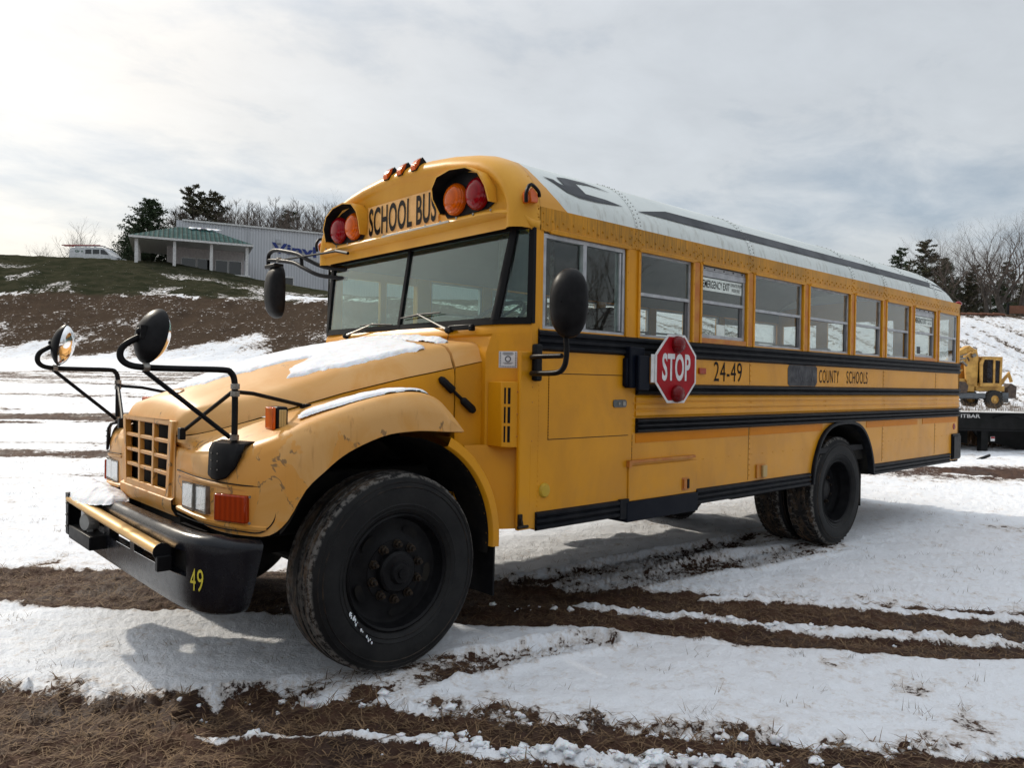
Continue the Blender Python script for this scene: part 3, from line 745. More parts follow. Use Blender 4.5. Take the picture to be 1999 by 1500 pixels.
for k, nm, g, H0, bm_, cm in (
    ('bareA', 'bare_tree', bare_tree(11, 12, 0.46, 7), 12, BARK, TWIG), ('bareB', 'bare_tree', bare_tree(29, 12, 0.5, 6, 0.26), 12, BARK, TWIG),
    ('bareC', 'bare_tree', bare_tree(5, 12, 0.46, 7, 0.30), 12, BARK, TWIG),
    ('slimA', 'slim_tree', slim_tree(1), 11, BARK, TWIG), ('slimB', 'slim_tree', slim_tree(2), 11, BARK, TWIG), ('slimC', 'slim_tree', slim_tree(3), 11, BARK, TWIG),
    ('con', 'cedar_tree', conifer(4, 10, .40, -.25, 2.6, .03, .0), 10, BARK, NEED), ('pine', 'pine_tree', conifer(9, 10, .30, -.12, 1.5, .14, .3), 10, BARK, NEED2),
    ('pineB', 'pine_tree', conifer(15, 10, .27, .0, 1.3, .10, .35), 10, BARK, NEED)):
    protos[k] = (tree_mesh(nm, g, bm_, cm), H0)
def UQ(u, q): return ((u - 999.5) / 1492.4 * q, q)
rnT = random.Random(21)
put_tree('con', *UQ(288, 84), 9.6, 'large dense dark green cedar left of the porch roof', None, .4)
put_tree('con', *UQ(262, 90), 8.0, 'shorter dark cedar hiding behind the large cedar, at its left edge', None, 2.1)
put_tree('bareA', *UQ(334, 98), 13.6, 'thin bare tree between the big cedar and the pines', None, 1.0)
put_tree('pine', *UQ(372, 96), 14.4, 'pine with flat dark boughs rising over the left end of the metal building', None, .3)
put_tree('pine', *UQ(414, 98), 14.2, 'second pine to the right of the one over the left end of the metal building', None, 2.3)
put_tree('bareB', *UQ(135, 92), 9.0, 'round topped bare tree behind the ladder van', None, .6)
put_tree('bareA', *UQ(168, 94), 7.6, 'smaller bare tree behind the windscreen end of the ladder van', None, 2.6)
put_tree('bareC', *UQ(216, 93), 8.4, 'bare tree close to the left side of the large cedar', None, 1.9)
put_tree('bareB', *UQ(88, 96), 6.6, 'lowest bare tree at the far left of the hilltop', None, 4.0)
put_tree('bareC', *UQ(112, 100), 7.4, 'pale thin bare tree standing far back at the left end of the ladder van', None, 3.3)
put_tree('bareA', *UQ(686, 92), 15.4, 'tall bare tree showing just left of the bus roof cap', None, 2.2)
put_tree('pineB', *UQ(560, 99), 13.0, 'narrow evergreen among the bare trees above the middle of the metal building', None, 1.2)
for i in range(60):
    u = 338 + i * 5.8 + rnT.uniform(-4, 4); q = rnT.uniform(93, 108)
    v = 398 + 10 * sin(i * .9) + rnT.uniform(-12, 14) - 6 * (i % 7 == 3)
    z = 1.52 + (738 - v) / 1492 * q; x_, y_ = W2(*UQ(u, q)); H = z - zt_at(x_, y_)
    put_tree(('slimA', 'slimB', 'slimC')[i % 3], *UQ(u, q), H, 'slim leafless tree in the row behind the metal building', 'slim bare trees behind the metal building', rnT.random() * 6)
for u, q, v, k, lab in ((1755, 92, 482, 'pineB', 'leftmost evergreen rising behind the white bus roof'), (1803, 90, 465, 'pine', 'taller evergreen just right of the leftmost evergreen over the bus roof'),
    (1838, 94, 500, 'pineB', 'low evergreen directly behind the rear end of the bus roof'), (1864, 88, 421, 'bareC', 'bare tree with a straight trunk rising beside the rear corner of the bus'),
    (1926, 88, 418, 'bareA', 'bare forked tree in the middle of the right hand treetops'), (1986, 84, 388, 'bareC', 'tallest bare tree at the right edge of the photo'),
    (1890, 92, 535, 'pine', 'low brownish pine between the two left bare trees on the right'), (1952, 90, 540, 'pineB', 'low dark pine between the forked and the tallest bare tree'),
    (1948, 96, 430, 'bareB', 'bare tree with crossing limbs behind the forked one'), (1782, 97, 475, 'bareB', 'spindly bare tree between the two evergreens over the bus roof'),
    (1900, 99, 440, 'bareA', 'faint bare tree farther back behind the straight trunked one'), (1846, 91, 455, 'bareA', 'bare tree with a wide crown at the left of the right hand bare trees', ),
    (1960, 86, 410, 'bareB', 'broad bare tree leaning between the forked and the tallest bare tree'), (1995, 92, 545, 'pine', 'low pine at the foot of the tallest bare tree'),
    (1975, 95, 500, 'slimA', 'slim bare tree just left of the tallest bare tree')):
    x_, y_ = W2(*UQ(u, q)); z = 1.52 + (759 - v) / 1492 * q
    put_tree(k, *UQ(u, q), z - zt_at(x_, y_), lab, None, u * 1.3)
for i in range(34):
    u = 1745 + i * 8 + rnT.uniform(-6, 6); q = rnT.uniform(96, 104); x_, y_ = W2(*UQ(u, q))
    z = 1.52 + (759 - rnT.uniform(500, 570)) / 1492 * q
    put_tree(('slimB', 'slimC', 'slimA', 'pineB')[i % 4], *UQ(u, q), z - zt_at(x_, y_), 'small tree in the thicket behind the snowy bank on the right', 'thicket trees behind the snowy bank', rnT.random() * 6)
# trees behind the viewpoint, seen mirrored in the bus windows
for i, (x_, y_, H) in enumerate(((7, -16, 9), (10.5, -19, 11), (14, -22, 10), (3, -22, 11), (18, -27, 12), (24, -30, 12), (-3, -26, 11), (30, -26, 11))):
    r_ = (x_ - C0.x) * TR.x + (y_ - C0.y) * TR.y; q_ = (x_ - C0.x) * NQ.x + (y_ - C0.y) * NQ.y
    put_tree(('bareA', 'bareB', 'bareC')[i % 3], r_, q_, H, 'bare tree seen only as a reflection in the bus windows', 'bare trees mirrored in the bus windows', i * 1.1)

# ------------------------------------------------------------------ metal building with porch on the hill
t = NT('grey_ribbed_metal_siding'); X = t.xyz()
w = t.n.new('ShaderNodeTexWave'); w.bands_direction = 'X'; w.inputs['Scale'].default_value = 1.05
t.l.new(t.tc.outputs['Object'], w.inputs[0])
rb = t.step(w.outputs['Fac'], 0.80, 0.93)
t.set('Base Color', t.mix(t.math('MULTIPLY', rb, 0.5), t.mix(t.noise(0.6, 5), (0.52, 0.53, 0.56), (0.45, 0.46, 0.49)), (0.26, 0.265, 0.28)))
t.set('Roughness', 0.5); t.bump(w.outputs['Fac'], 0.6, 0.05); SIDING = t.m
t = NT('green_standing_seam_roof'); w = t.n.new('ShaderNodeTexWave'); w.inputs['Scale'].default_value = 0.75; t.l.new(t.tc.outputs['Object'], w.inputs[0])
t.set('Base Color', t.mix(t.step(w.outputs['Fac'], 0.82, 0.95), t.mix(t.step(t.noise(1.5, 5), .4, .65), (0.006, 0.045, 0.042), (0.03, 0.085, 0.085)), (0.008, 0.018, 0.018)))
t.set('Roughness', 0.7); t.set('Specular IOR Level', .05); t.bump(w.outputs['Fac'], 0.5, 0.05); GROOF = t.m
PWHITE = simple('white_trim_paint', (0.62, 0.62, 0.61), 0.6); TAUPE = simple('taupe_porch_wall', (0.42, 0.39, 0.385), 0.7); BLUE = simple('blue_sign_letters', (0.014, 0.035, 0.20), 0.4)
bl = Vector((*W2(*UQ(262, 72)), 0)); br_ = Vector((*W2(*UQ(478, 76)), 0)); ez = (br_ - bl).normalized(); rzB = atan2(ez.y, ez.x); Lp = (br_ - bl).length
bld = empty('metal_building', (bl.x, bl.y, 11.6), rzB)
tag(bld, 'grey ribbed metal building with green roofed porch and blue letters on the hill', 'building')
# local frame: x along front, y back, z up (0 = porch floor level)
m = MB(); m.box(3.4, 44, 9.0, 9.25, -4, 6.6); m.box(3.4, 3.65, 9.25, 34, -4, 6.3); m.box(43.7, 44, 9.25, 34, -4, 6.3); m.box(3.4, 44, 33.8, 34, -4, 5.4); m.build('wall', SIDING, bld, weld=False)
m = MB(); m.grid([[(4.0, 8.8, 6.72), (44.2, 8.8, 6.50)], [(4.0, 34.3, 5.5), (44.2, 34.3, 5.5)]]); m.grid([[(4.0, 8.8, 6.55), (44.2, 8.8, 6.33)], [(4.0, 8.8, 6.72), (44.2, 8.8, 6.50)]]); m.build('roof', PWHITE, bld)
m = MB(); E0 = 3.05
cor = [(-.6, -.6), (Lp + .5, -.6), (Lp + .5, 9.0), (-.6, 9.0)]
rg = [(3.6, 4.4, 5.05), (Lp - 3.4, 4.4, 5.05)]
m.add([(a, b, E0) for a, b in cor] + rg + [(Lp - 3.4, 9.0, 5.05), (3.6, 9.0, 5.05)], [(0, 1, 5, 4), (1, 2, 6, 5), (3, 0, 4, 7), (4, 5, 6, 7)])
rfp = m.build('porch_roof', GROOF, bld, smooth=0)
m = MB(); m.box(-.65, Lp + .55, -.65, 9, E0 - .22, E0 - .02); m.build('porch_fascia', PWHITE, bld)
m = MB(); m.box(2.6, Lp, 3.2, 9.0, -3, E0 - .22); m.build('porch_wall', TAUPE, bld)
m = MB(); m.box(-.5, Lp + .3, -.5, 9.0, -3.2, -.02); m.build('porch_floor', PWHITE, bld)
for i in range(4):
    m = MB(); xx = Lp * i / 3; m.box(xx - .14, xx + .14, -.14, .14, -.02, E0 - .22); m.build('porch_column', PWHITE, bld)
for i in range(1, 5):
    m = MB(); m.box(-.12, .12, i * 1.9 - .12, i * 1.9 + .12, -.02, E0 - .22); m.build('porch_column', PWHITE, bld)
for xa, xb in ((3.9, 5.3), (5.35, 6.65), (7.1, 8.3), (8.35, 9.6)):
    m = MB(); m.box(xa, xb, 3.12, 3.18, .02, 1.8); m.box(xa + .05, xb - .05, 3.09, 3.13, .07, 1.75); fr = None
    f_ = MB(); f_.box(xa, xb, 3.1, 3.19, .0, .05); f_.box(xa, xb, 3.1, 3.19, 1.76, 1.82); f_.box(xa, xa + .05, 3.1, 3.19, .05, 1.76); f_.box(xb - .05, xb, 3.1, 3.19, .05, 1.76)
    fr = f_.build('window', PWHITE, bld); g_ = MB(); g_.box(xa + .05, xb - .05, 3.13, 3.15, .05, 1.76); g_.build('pane', DGLASS, fr)
for xa in (14.6, 19.8):
    f_ = MB(); f_.box(xa, xa + 1.1, 8.93, 8.99, -.9, 1.35); f_.box(xa + .1, xa + 1.0, 8.91, 8.94, -.8, 1.25)
    w_ = f_.build('window', PWHITE, bld); g_ = MB(); g_.box(xa + .14, xa + .96, 8.88, 8.905, -.7, 1.2); g_.build('pane', DGLASS, w_)
text('sign_lettering', 'Vinyl Siding', 11.5, 1.55, lambda a, b: (13.2 + a, 8.90, 3.55 + b - a * 0.035), BLUE, bld, bold=0.03)
m = MB(); m.box(13.7, 14.2, 8.8, 8.98, 5.0, 5.45); m.build('wall_light', ALU, bld)
m = MB(); m.box(10.6, 10.7, 8.9, 9.0, -4, 6.5); m.build('downpipe', ALU, bld); m = MB(); m.box(19.0, 19.1, 8.9, 9.0, -4, 6.4); m.build('downpipe', ALU, bld)
sp = MB(); N_ = 14
P = []
for j in range(5):
    P.append([(4.6 + 3.0 * i / N_ + .1 * sin(j * 3 + i), 4.15 - .5 * j * (0.6 + .4 * sin(i * 1.7)) * .35, 5.05 - .5 * j * (0.6 + .4 * sin(i * 1.7)) * .35 * .4 + .05) for i in range(N_ + 1)])
sp.grid(P); so = sp.build('snow_strip', SNOW, None); so.matrix_world = Matrix.Translation(bld.location) @ Matrix.Rotation(rzB, 4, 'Z')
so.modifiers.new('thick', 'SOLIDIFY').thickness = 0.08
tag(so, 'thin strip of snow near the ridge of the green porch roof', 'snow')

# ------------------------------------------------------------------ white van with ladders on the hill
vx, vy = W2(*UQ(128, 80)); van = empty('work_van', (vx, vy, 12.95), RZ - 0.06)
tag(van, 'white work van with red ladders on its roof behind the hill crest', 'van')
VW = simple('white_van_paint', (0.66, 0.68, 0.70), 0.4); LADR = simple('red_ladder_rails', (0.30, 0.05, 0.05), 0.5)
side = [(0.1, .2), (5.2, .2), (5.25, .9), (4.75, 1.05), (3.95, 1.78), (3.6, 1.9), (.45, 1.9), (.15, 1.7)]
wins = [[(1.9, 1.2), (2.55, 1.2), (2.55, 1.66), (1.9, 1.66)], [(2.7, 1.2), (3.4, 1.2), (3.4, 1.66), (2.7, 1.66)], [(3.55, 1.18), (4.45, 1.1), (3.95, 1.62), (3.55, 1.66)]]
m = MB(); m.poly([side], lambda a, b, d: (a, 0.05 + d, b), 1.9); m.build('body', VW, van, bevel=.05)
for w_ in wins:
    m = MB(); m.poly([w_], lambda a, b, d: (a, 0.03 + d, b), .04); m.build('window', DGLASS, van)
for xa in (1.0, 4.3):
    m = MB(); m.lathe([(0.0, 0), (.36, 0), (.38, .05), (.38, .2), (.0, .22)], (xa, 0.0, .25), (0, 1, 0), 20); m.build('wheel', BPLAS, van)
text('side_lettering', 'Gr n', 0.9, .28, lambda a, b: (.75 + a, .045, 1.35 + b), simple('green_van_letters', (0.03, 0.10, 0.06), .5), van, bold=.04)
m = MB(); m.box(.6, 4.0, .15, .2, 1.98, 2.04); m.box(.6, 4.0, 1.7, 1.75, 1.98, 2.04)
for i in range(4): m.box(.8 + i, .86 + i, .1, 1.8, 1.9, 1.98)
m.build('roof_rack', ALU, van)
lad = empty('ladder', (0, 0, 0)); lad.location = van.location; lad.rotation_euler = van.rotation_euler
for zz_ in ((2.08, .35), (2.22, .75)):
    pass
tag(lad, 'long red ladder tied on top of the white van', 'ladder')
for yy in (.35, .80):
    m = MB(); m.box(-.9, 3.3, yy, yy + .05, 2.10, 2.20); m.build('rail', LADR, lad)
for i in range(14):
    m = MB(); m.box(-.8 + i * .3, -.76 + i * .3, .4, .8, 2.13, 2.17); m.build('rung', LADR, lad)

# ------------------------------------------------------------------ wheeled excavator in front of the right bank
EY = simple('excavator_yellow', (0.62, 0.36, 0.09), .55, c2=(0.40, 0.21, 0.05), scale=3); EG = simple('excavator_grey_frame', (0.12, 0.13, 0.14), .6)
EB = simple('excavator_bucket_rust', (0.10, 0.07, 0.05), .7, c2=(0.05, 0.035, 0.03)); TY = simple('dirty_tyre_rubber', (0.03, 0.029, 0.028), .8, c2=(0.05, 0.045, 0.04), scale=8)
ex, ey = W2(*UQ(1918, 45)); exc = empty('wheeled_excavator', (ex, ey, zt_at(ex, ey) - .05), RZ + .15)
tag(exc, 'yellow wheeled excavator with folded boom parked below the snowy bank', 'excavator')
m = MB(); m.box(-2.6, 1.9, .3, 2.0, .55, .85); m.box(-2.6, .3, .1, .3, .6, .9); m.build('chassis', EG, exc, bevel=.03)
m = MB(); m.box(-2.4, -.1, .5, 2.2, .95, 1.45); m.box(-1.9, -.2, .6, 2.1, 1.5, 1.75); m.box(.0, 1.9, .5, 2.2, 1.0, 1.35); m.build('engine_deck', EY, exc, bevel=.04)
m = MB(); m.poly([[(-2.2, .9), (-1.0, .9), (-.9, 1.3), (-1.1, 1.55), (-2.0, 1.6), (-2.4, 1.3)]], lambda a, b, d: (a, .0 + d, b), .35); m.build('bucket', EB, exc, bevel=.03)
cabo = [(.15, 1.3), (1.55, 1.3), (1.6, 3.0), (.35, 3.05), (.1, 2.7)]
m = MB(); m.poly([cabo, [(.3, 1.5), (1.0, 1.5), (1.0, 2.9), (.4, 2.9), (.3, 2.6)][::-1], [(1.12, 1.5), (1.42, 1.5), (1.46, 2.85), (1.12, 2.87)][::-1]], lambda a, b, d: (a, .35 + d, b), .08)
m.poly([cabo], lambda a, b, d: (a, 1.5 + d, b), .08); m.box(.3, 1.6, .35, 1.58, 3.0, 3.08); m.box(.15, .22, .43, 1.5, 1.3, 1.5); cb_ = m.build('cab', EY, exc)
m = MB(); m.box(.28, 1.02, .39, .41, 1.48, 2.92); m.box(1.1, 1.48, .39, .41, 1.48, 2.9); m.box(.12, .14, .43, 1.5, 1.5, 2.8); m.build('window', DGLASS, cb_)
m = MB(); m.poly([[(-.6, 1.3), (.05, 1.3), (.12, 3.0), (.0, 3.5), (-.5, 3.55), (-.75, 2.6)]], lambda a, b, d: (a, .5 + d, b), .14); m.poly([[(-.6, 1.3), (.05, 1.3), (.12, 3.0), (.0, 3.5), (-.5, 3.55), (-.75, 2.6)]], lambda a, b, d: (a, 1.1 + d, b), .14); m.build('boom_support', EY, exc)
m = MB(); m.poly([[(-.05, 3.50), (-.45, 3.72), (-1.0, 3.45), (-1.9, 2.72), (-2.55, 1.75), (-2.35, 1.65), (-1.75, 2.40), (-1.0, 2.95), (-.45, 3.10), (-.15, 2.85)]], lambda a, b, d: (a, .55 + d, b), .42); m.build('boom', EY, exc, bevel=.03)
rx_ = random.Random(31)
for k_ in range(26):
    t_ = rx_.random(); c_ = Vector((-.4 - 2.0 * t_ + rx_.gauss(0, .12), .35 + rx_.gauss(0, .12), 3.35 - 1.6 * t_ + rx_.gauss(0, .16)))
    m = MB(); M_ = Matrix.Translation(c_) @ Matrix.Rotation(rx_.uniform(-1.2, 1.2), 4, 'Y') @ Matrix.Rotation(rx_.uniform(-.6, .6), 4, 'X'); a_ = rx_.uniform(.03, .09); b_ = rx_.uniform(.08, .30)
    if k_ % 3: m.box(-b_, b_, -a_, a_, -a_, a_, M_)
    else: m.tube([M_ @ Vector((-b_, 0, 0)), M_ @ Vector((b_, 0, 0))], a_, 8)
    m.build('boom_fitting', (EY, EY, STEEL, EB)[k_ % 4], exc, bevel=.008)
m = MB(); m.tube([(-2.2, .4, 2.3), (-2.7, .35, 1.7), (-2.5, .3, 1.1)], [.16, .2, .12], 8); m.build('arm', EY, exc)
for k_ in range(3):
    m = MB(); m.tube([(-.6, .5 + .1 * k_, 3.2), (-1.3, .4, 3.0 - .25 * k_), (-1.9, .3, 2.5 - .2 * k_)], .055, 6); m.build('hydraulic_ram', STEEL, exc)
for k_ in range(6):
    m = MB(); rr = random.Random(k_); m.tube(smoothpath([(-.9 - rr.random() * .5, .35, 2.9), (-1.3 - rr.random() * .4, .25, 2.5 - rr.random() * .4), (-1.2 - rr.random() * .6, .3, 2.2), (-1.9, .3, 1.9 + rr.random() * .4)], 4), .022, 5); m.build('hydraulic_hose', BPLAS, exc)
for xa, yy in ((.85, .0), (1.75, .9), (-2.3, .4), (.85, 1.9)):
    m = MB(); m.lathe([(.24, .03), (.44, .0), (.53, .06), (.53, .28), (.42, .34)], (xa, yy, .53), (0, 1, 0), 30)
    for k_ in range(22):
        a_ = 2 * pi * k_ / 22; M_ = Matrix.Translation((xa, yy + .17, .53)) @ Matrix.Rotation(a_, 4, 'Y'); m.box(.50, .56, -.13, .13, -.035, .035, M_)
    ty_ = m.build('wheel', TY, exc); r_ = MB(); r_.lathe([(.0, .02), (.1, .01), (.12, .06), (.22, .08), (.25, .02), (.26, .04)], (xa, yy, .53), (0, 1, 0), 24); r_.build('rim', EY, ty_)
m = MB(); m.box(1.5, 1.9, .2, .6, .35, .95); m.box(1.4, 1.95, .1, .3, .6, .65); m.box(1.4, 1.95, .1, .3, .4, .45); m.build('step_ladder', EG, exc)
m = MB(); m.tube([(1.9, .9, 1.4), (2.4, .8, 2.1), (2.6, .8, 1.6)], [.12, .14, .1], 7); m.build('rear_arm', EY, exc)
m = MB(); m.poly([[(2.2, .7), (2.75, .6), (2.8, 1.3), (2.45, 1.5), (2.2, 1.2)]], lambda a, b, d: (a, .6 + d, b), .5); m.build('rear_bucket', EB, exc)

# ------------------------------------------------------------------ black lowboy trailer
TB = simple('black_trailer_paint', (0.007, 0.008, 0.008), .42, c2=(0.016, 0.016, 0.017), scale=4)
tx, ty2 = W2(*UQ(1872, 16.6)); trl = empty('flatbed_trailer', (tx, ty2, 0.0), RZ)
tag(trl, 'black steel flatbed trailer on a drop leg behind the rear of the bus', 'trailer')
m = MB(); m.box(-2.6, 6.5, 0, .06, .64, 1.0); m.box(-2.6, 6.5, -.06, .12, .99, 1.02); m.box(-2.6, 6.5, -.06, .12, .62, .645); m.box(-2.6, 6.5, 1.9, 1.96, .64, 1.0)
for i in range(7): m.box(-2.3 + i * 1.25, -2.2 + i * 1.25, .06, 1.9, .7, .97)
m.build('deck_beam', TB, trl, bevel=.006)
m = MB(); m.box(-2.6, 6.5, .12, 1.9, 1.0, 1.015); m.build('deck', simple('snowy_deck_planks', (.35, .33, .31), .8, c2=(.7, .72, .75), scale=2), trl)
m = MB(); m.box(.50, .65, .0, .15, .02, .64); m.box(.42, .73, -.05, .2, -.02, .03); m.build('drop_leg', TB, trl, bevel=.005)
m = MB(); m.poly([[(-2.6, .62), (.50, .62), (.50, .30), (-.2, .42), (-1.2, .52), (-2.6, .56)]], lambda a, b, d: (a, .5 + d, b), .05); m.poly([[(.65, .62), (6.5, .62), (6.5, .1), (1.9, .12), (1.5, .25), (.85, .38)]], lambda a, b, d: (a, .6 + d, b), .05); m.build('gusset_shade_plate', TB, trl)  # gusset at left; black sheet at right stands for shadow and wheels below deck
m = MB(); m.tube(smoothpath([(.75, -.03, .9), (1.2, -.08, .95), (1.6, -.08, .7), (1.75, -.05, .35), (2.1, -.08, .28)]), .018, 6); m.build('air_hose', BPLAS, trl)
m = MB(); m.box(.70, .79, -.012, -.002, .40, .50); stk = m.build('warning_sticker', WHT, trl); m = MB(); m.box(.705, .785, -.016, -.013, .46, .495); m.build('red_band', REDSIGN, stk)
text('beam_lettering', 'ITBAR', .42, .08, lambda a, b: (.20 + a - .15, -.004, .90 + b), WHT, trl, bold=.02)
for k_ in range(2):
    m = MB(); m.lathe([(.2, .02), (.4, 0), (.46, .05), (.46, .25), (.4, .28)], (3.6 + k_, .75, .46), (0, 1, 0), 24); m.build('wheel', TY, trl)
m = MB(); m.box(-.2, .45, 0, .03, 0, .05); o = m.build('metal_offcut', TB); o.location = (*W2(*UQ(1905, 15.2)), .06); o.rotation_euler = (.2, -.25, RZ + .35); tag(o, 'black strip of scrap metal lying on the snow before the trailer', 'scrap metal')
m = MB(); m.lathe([(.12, 0), (.26, 0), (.30, .04), (.30, .14), (.24, .17), (.12, .16)], (0, 0, 0), (0, 0, 1), 26); o = m.build('old_tyre', TY); o.location = (*W2(*UQ(1903, 17.6)), .03); tag(o, 'old tyre with snow on it lying flat beside the trailer leg', 'tyre')

# ------------------------------------------------------------------ rusty rail with posts on top of the right bank
rx, ry = W2(*UQ(1962, 80)); rl = empty('timber_barrier', (rx, ry, zt_at(rx, ry) - .1), RZ); tag(rl, 'rusty brown plank barrier with dark posts on top of the snowy bank', 'barrier')
RB = simple('rusty_brown_planks', (.17, .075, .045), .8)
m = MB(); m.box(.2, 6.5, 0, .08, .15, 1.0); m.build('plank_panel', RB, rl)
for i in range(4): m = MB(); m.box(i * 2.1, .25 + i * 2.1, -.08, 0, -.3, 1.25); m.build('post', TB, rl)
lg = MB()
for i in range(10): lg.tube([(-6.5 + i * .6, rnT.uniform(-.2, .2), .12 + .1 * (i % 2)), (-5.2 + i * .6, rnT.uniform(-.3, .3), .12)], .13, 8)
lx, ly = W2(*UQ(1955, 79)); o = lg.build('log_pile', RB); o.location = (lx, ly, zt_at(lx, ly)); o.rotation_euler = (0, 0, RZ); tag(o, 'low pile of brown logs lying along the top of the snowy bank', 'logs', None, 'stuff')

# ================================================================== THE SCHOOL BUS (x along the bus towards its rear, y across, near side y = 0)
WD = 2.44
BUS = empty('school_bus', (4.0, 1.22, 0.0)); WORLD_ROOTS.add('school_bus')
tag(BUS, 'old yellow school bus with black rails and white roof parked on the snow', 'school bus')
def ny(y, s): return y if s == 0 else WD - y          # s = 0 near side, 1 far side
def bpart(m, name, mat, parent=None, **k): return m.build(name, mat, parent or BUS, **k)
PIL = [2.218]
for d_ in (.745, .745, .93, .93, .745, .745, .745, .745): PIL.append(PIL[-1] + d_)
XEND = 8.58
PR = [(0, 2.43), (0, 2.565), (.015, 2.63), (.05, 2.70), (.1, 2.765), (.16, 2.825), (.24, 2.878), (.35, 2.925), (.5, 2.962), (.7, 2.995), (.95, 3.02), (1.22, 3.03)]
PF = PR + [(WD - y, z) for y, z in PR[-2::-1]]
def roofpt(x, s, off=0.0):
    i = min(int(s), len(PF) - 2); k = s - i
    (y0, z0), (y1, z1) = PF[i], PF[i + 1]
    def nrm(j):
        a = PF[max(j - 1, 0)]; b = PF[min(j + 1, len(PF) - 1)]; v = Vector((-(b[1] - a[1]), b[0] - a[0])); return v.normalized()
    n = nrm(i) * (1 - k) + nrm(i + 1) * k
    y = y0 + (y1 - y0) * k + n.x * off; z = z0 + (z1 - z0) * k + n.y * off
    if x > 7.75:
        q = min((x - 7.75) / (8.60 - 7.75), 1.0); c = sqrt(max(1 - q ** 2.6, 0))
        z = 2.50 + (z - 2.50) * (0.10 + 0.90 * c) if z > 2.5 else z
        y = 1.22 + (y - 1.22) * (1 - 0.05 * q ** 4)
    return Vector((x, y, z))
# ---- roof shell
xs = [1.335, 1.5, 1.9] + [2.3 + i * .45 for i in range(12)] + [7.75, 7.95, 8.1, 8.22, 8.32, 8.40, 8.47, 8.53, 8.57, 8.60]
xs = sorted(set(round(x, 3) for x in xs))
ss = [1 + j * .5 for j in range(2 * (len(PF) - 3) + 1)]
m = MB(); m.grid([[roofpt(x, s) for s in ss] for x in xs])
roof = bpart(m, 'roof', P_ROOF)
m = MB(); m.grid([[roofpt(x, s, -.05) for s in ss] for x in xs[:-3]]); bpart(m, 'ceiling', CREAM)
# lap seams with rivets
rv = MB()
seamx = [2.27, 3.72, 5.58, 6.33, 7.07, 7.80]
for sx in seamx:
    m = MB(); m.grid([[roofpt(sx - .035, s, .0005) for s in ss], [roofpt(sx - .035, s, .003) for s in ss], [roofpt(sx + .035, s, .003) for s in ss], [roofpt(sx + .035, s, .0005) for s in ss]]); bpart(m, 'roof_seam', P_ROOF, roof)
    for s in np.arange(1.2, len(PF) - 2, .42):
        for dx in (-.022, .022):
            rv.sphere(roofpt(sx + dx, float(s) + (.2 if dx > 0 else 0), .003), .0052, 6, 4)
bpart(rv, 'roof_rivets', simple('weathered_rivet', (.26, .26, .25), .5), roof)
def roofdecal(name, poly, mat):
    m_ = MB(); m_.poly([poly], lambda a, b, d: Vector((a, b, 0)), None)
    me_ = bpy.data.meshes.new('t'); me_.from_pydata([tuple(v) for v in m_.v], [], m_.f); bm = bmesh.new(); bm.from_mesh(me_)
    for _ in range(3):
        ed = [e for e in bm.edges if abs(e.verts[0].co.y - e.verts[1].co.y) > .3 or e.calc_length() > .6]
        if not ed: break
        bmesh.ops.subdivide_edges(bm, edges=ed, cuts=1); bmesh.ops.triangulate(bm, faces=bm.faces)
    out = MB(); out.v = [tuple(roofpt(v.co.x, v.co.y, .005)) for v in bm.verts]; bm.verts.index_update(); out.f = [tuple(v.index for v in f_.verts) for f_ in bm.faces]; bm.free()
    return out.build(name, mat, roof, weld=False, normals=False, smooth=0)
LOGO = [(1.47, 4.41), (1.56, 4.34), (1.585, 4.0), (1.63, 3.84), (1.63, 4.25), (1.62, 4.88), (1.72, 5.17), (1.91, 5.32), (2.13, 4.7), (1.94, 4.95), (1.78, 4.7), (1.79, 4.04), (1.81, 3.49), (2.0, 3.42), (2.16, 3.09), (1.89, 2.80), (1.72, 2.80), (1.62, 3.06), (1.56, 3.66), (1.51, 4.12)]
ROOFBLK = simple('faded_black_roof_stripe', (.022, .025, .032), .4, c2=(.06, .065, .075), scale=3)
roofdecal('roof_emblem', LOGO, ROOFBLK)
roofdecal('roof_emblem', [(x, len(PF) - 1 - s) for x, s in LOGO], ROOFBLK)
STRP = [(2.31, 2.95), (2.69, 4.0), (3.2, 4.05), (4.0, 4.05), (4.8, 4.05), (5.8, 4.05), (6.6, 4.02), (7.4, 3.98), (8.05, 3.8), (8.30, 3.1), (8.34, 2.80), (7.7, 2.80), (6.86, 2.82), (5.63, 2.86), (4.71, 2.86), (3.72, 2.86), (3.02, 2.86)]
roofdecal('roof_stripe', STRP, ROOFBLK); roofdecal('roof_stripe', [(x, len(PF) - 1 - s) for x, s in STRP], ROOFBLK)

# ---- front roof cap
ringdef = [(1.340, 0.0), (1.315, .0), (1.28, .002), (1.24, .012), (1.205, .028), (1.178, .052), (1.163, .08), (1.165, .105), (1.180, .125), (1.190, .140)]
def capring(x, ins):
    row = []
    for j, (y, z) in enumerate(PF):
        a = PF[max(j - 1, 0)]; b = PF[min(j + 1, len(PF) - 1)]; v = Vector((b[1] - a[1], -(b[0] - a[0]))).normalized()
        if j == 0 or j == len(PF) - 1: v = Vector((1 if j == 0 else -1, 0))
        row.append(Vector((x, y + v.x * ins, z + v.y * ins)))
    return row
m = MB(); m.grid([capring(x, i) for x, i in ringdef])
last = capring(*ringdef[-1]); fc = [(p.y, p.z) for p in last]
m.poly([fc], lambda a, b, d: Vector((1.190, a, b)))
cap = bpart(m, 'front_cap', P_CAP, smooth=50)
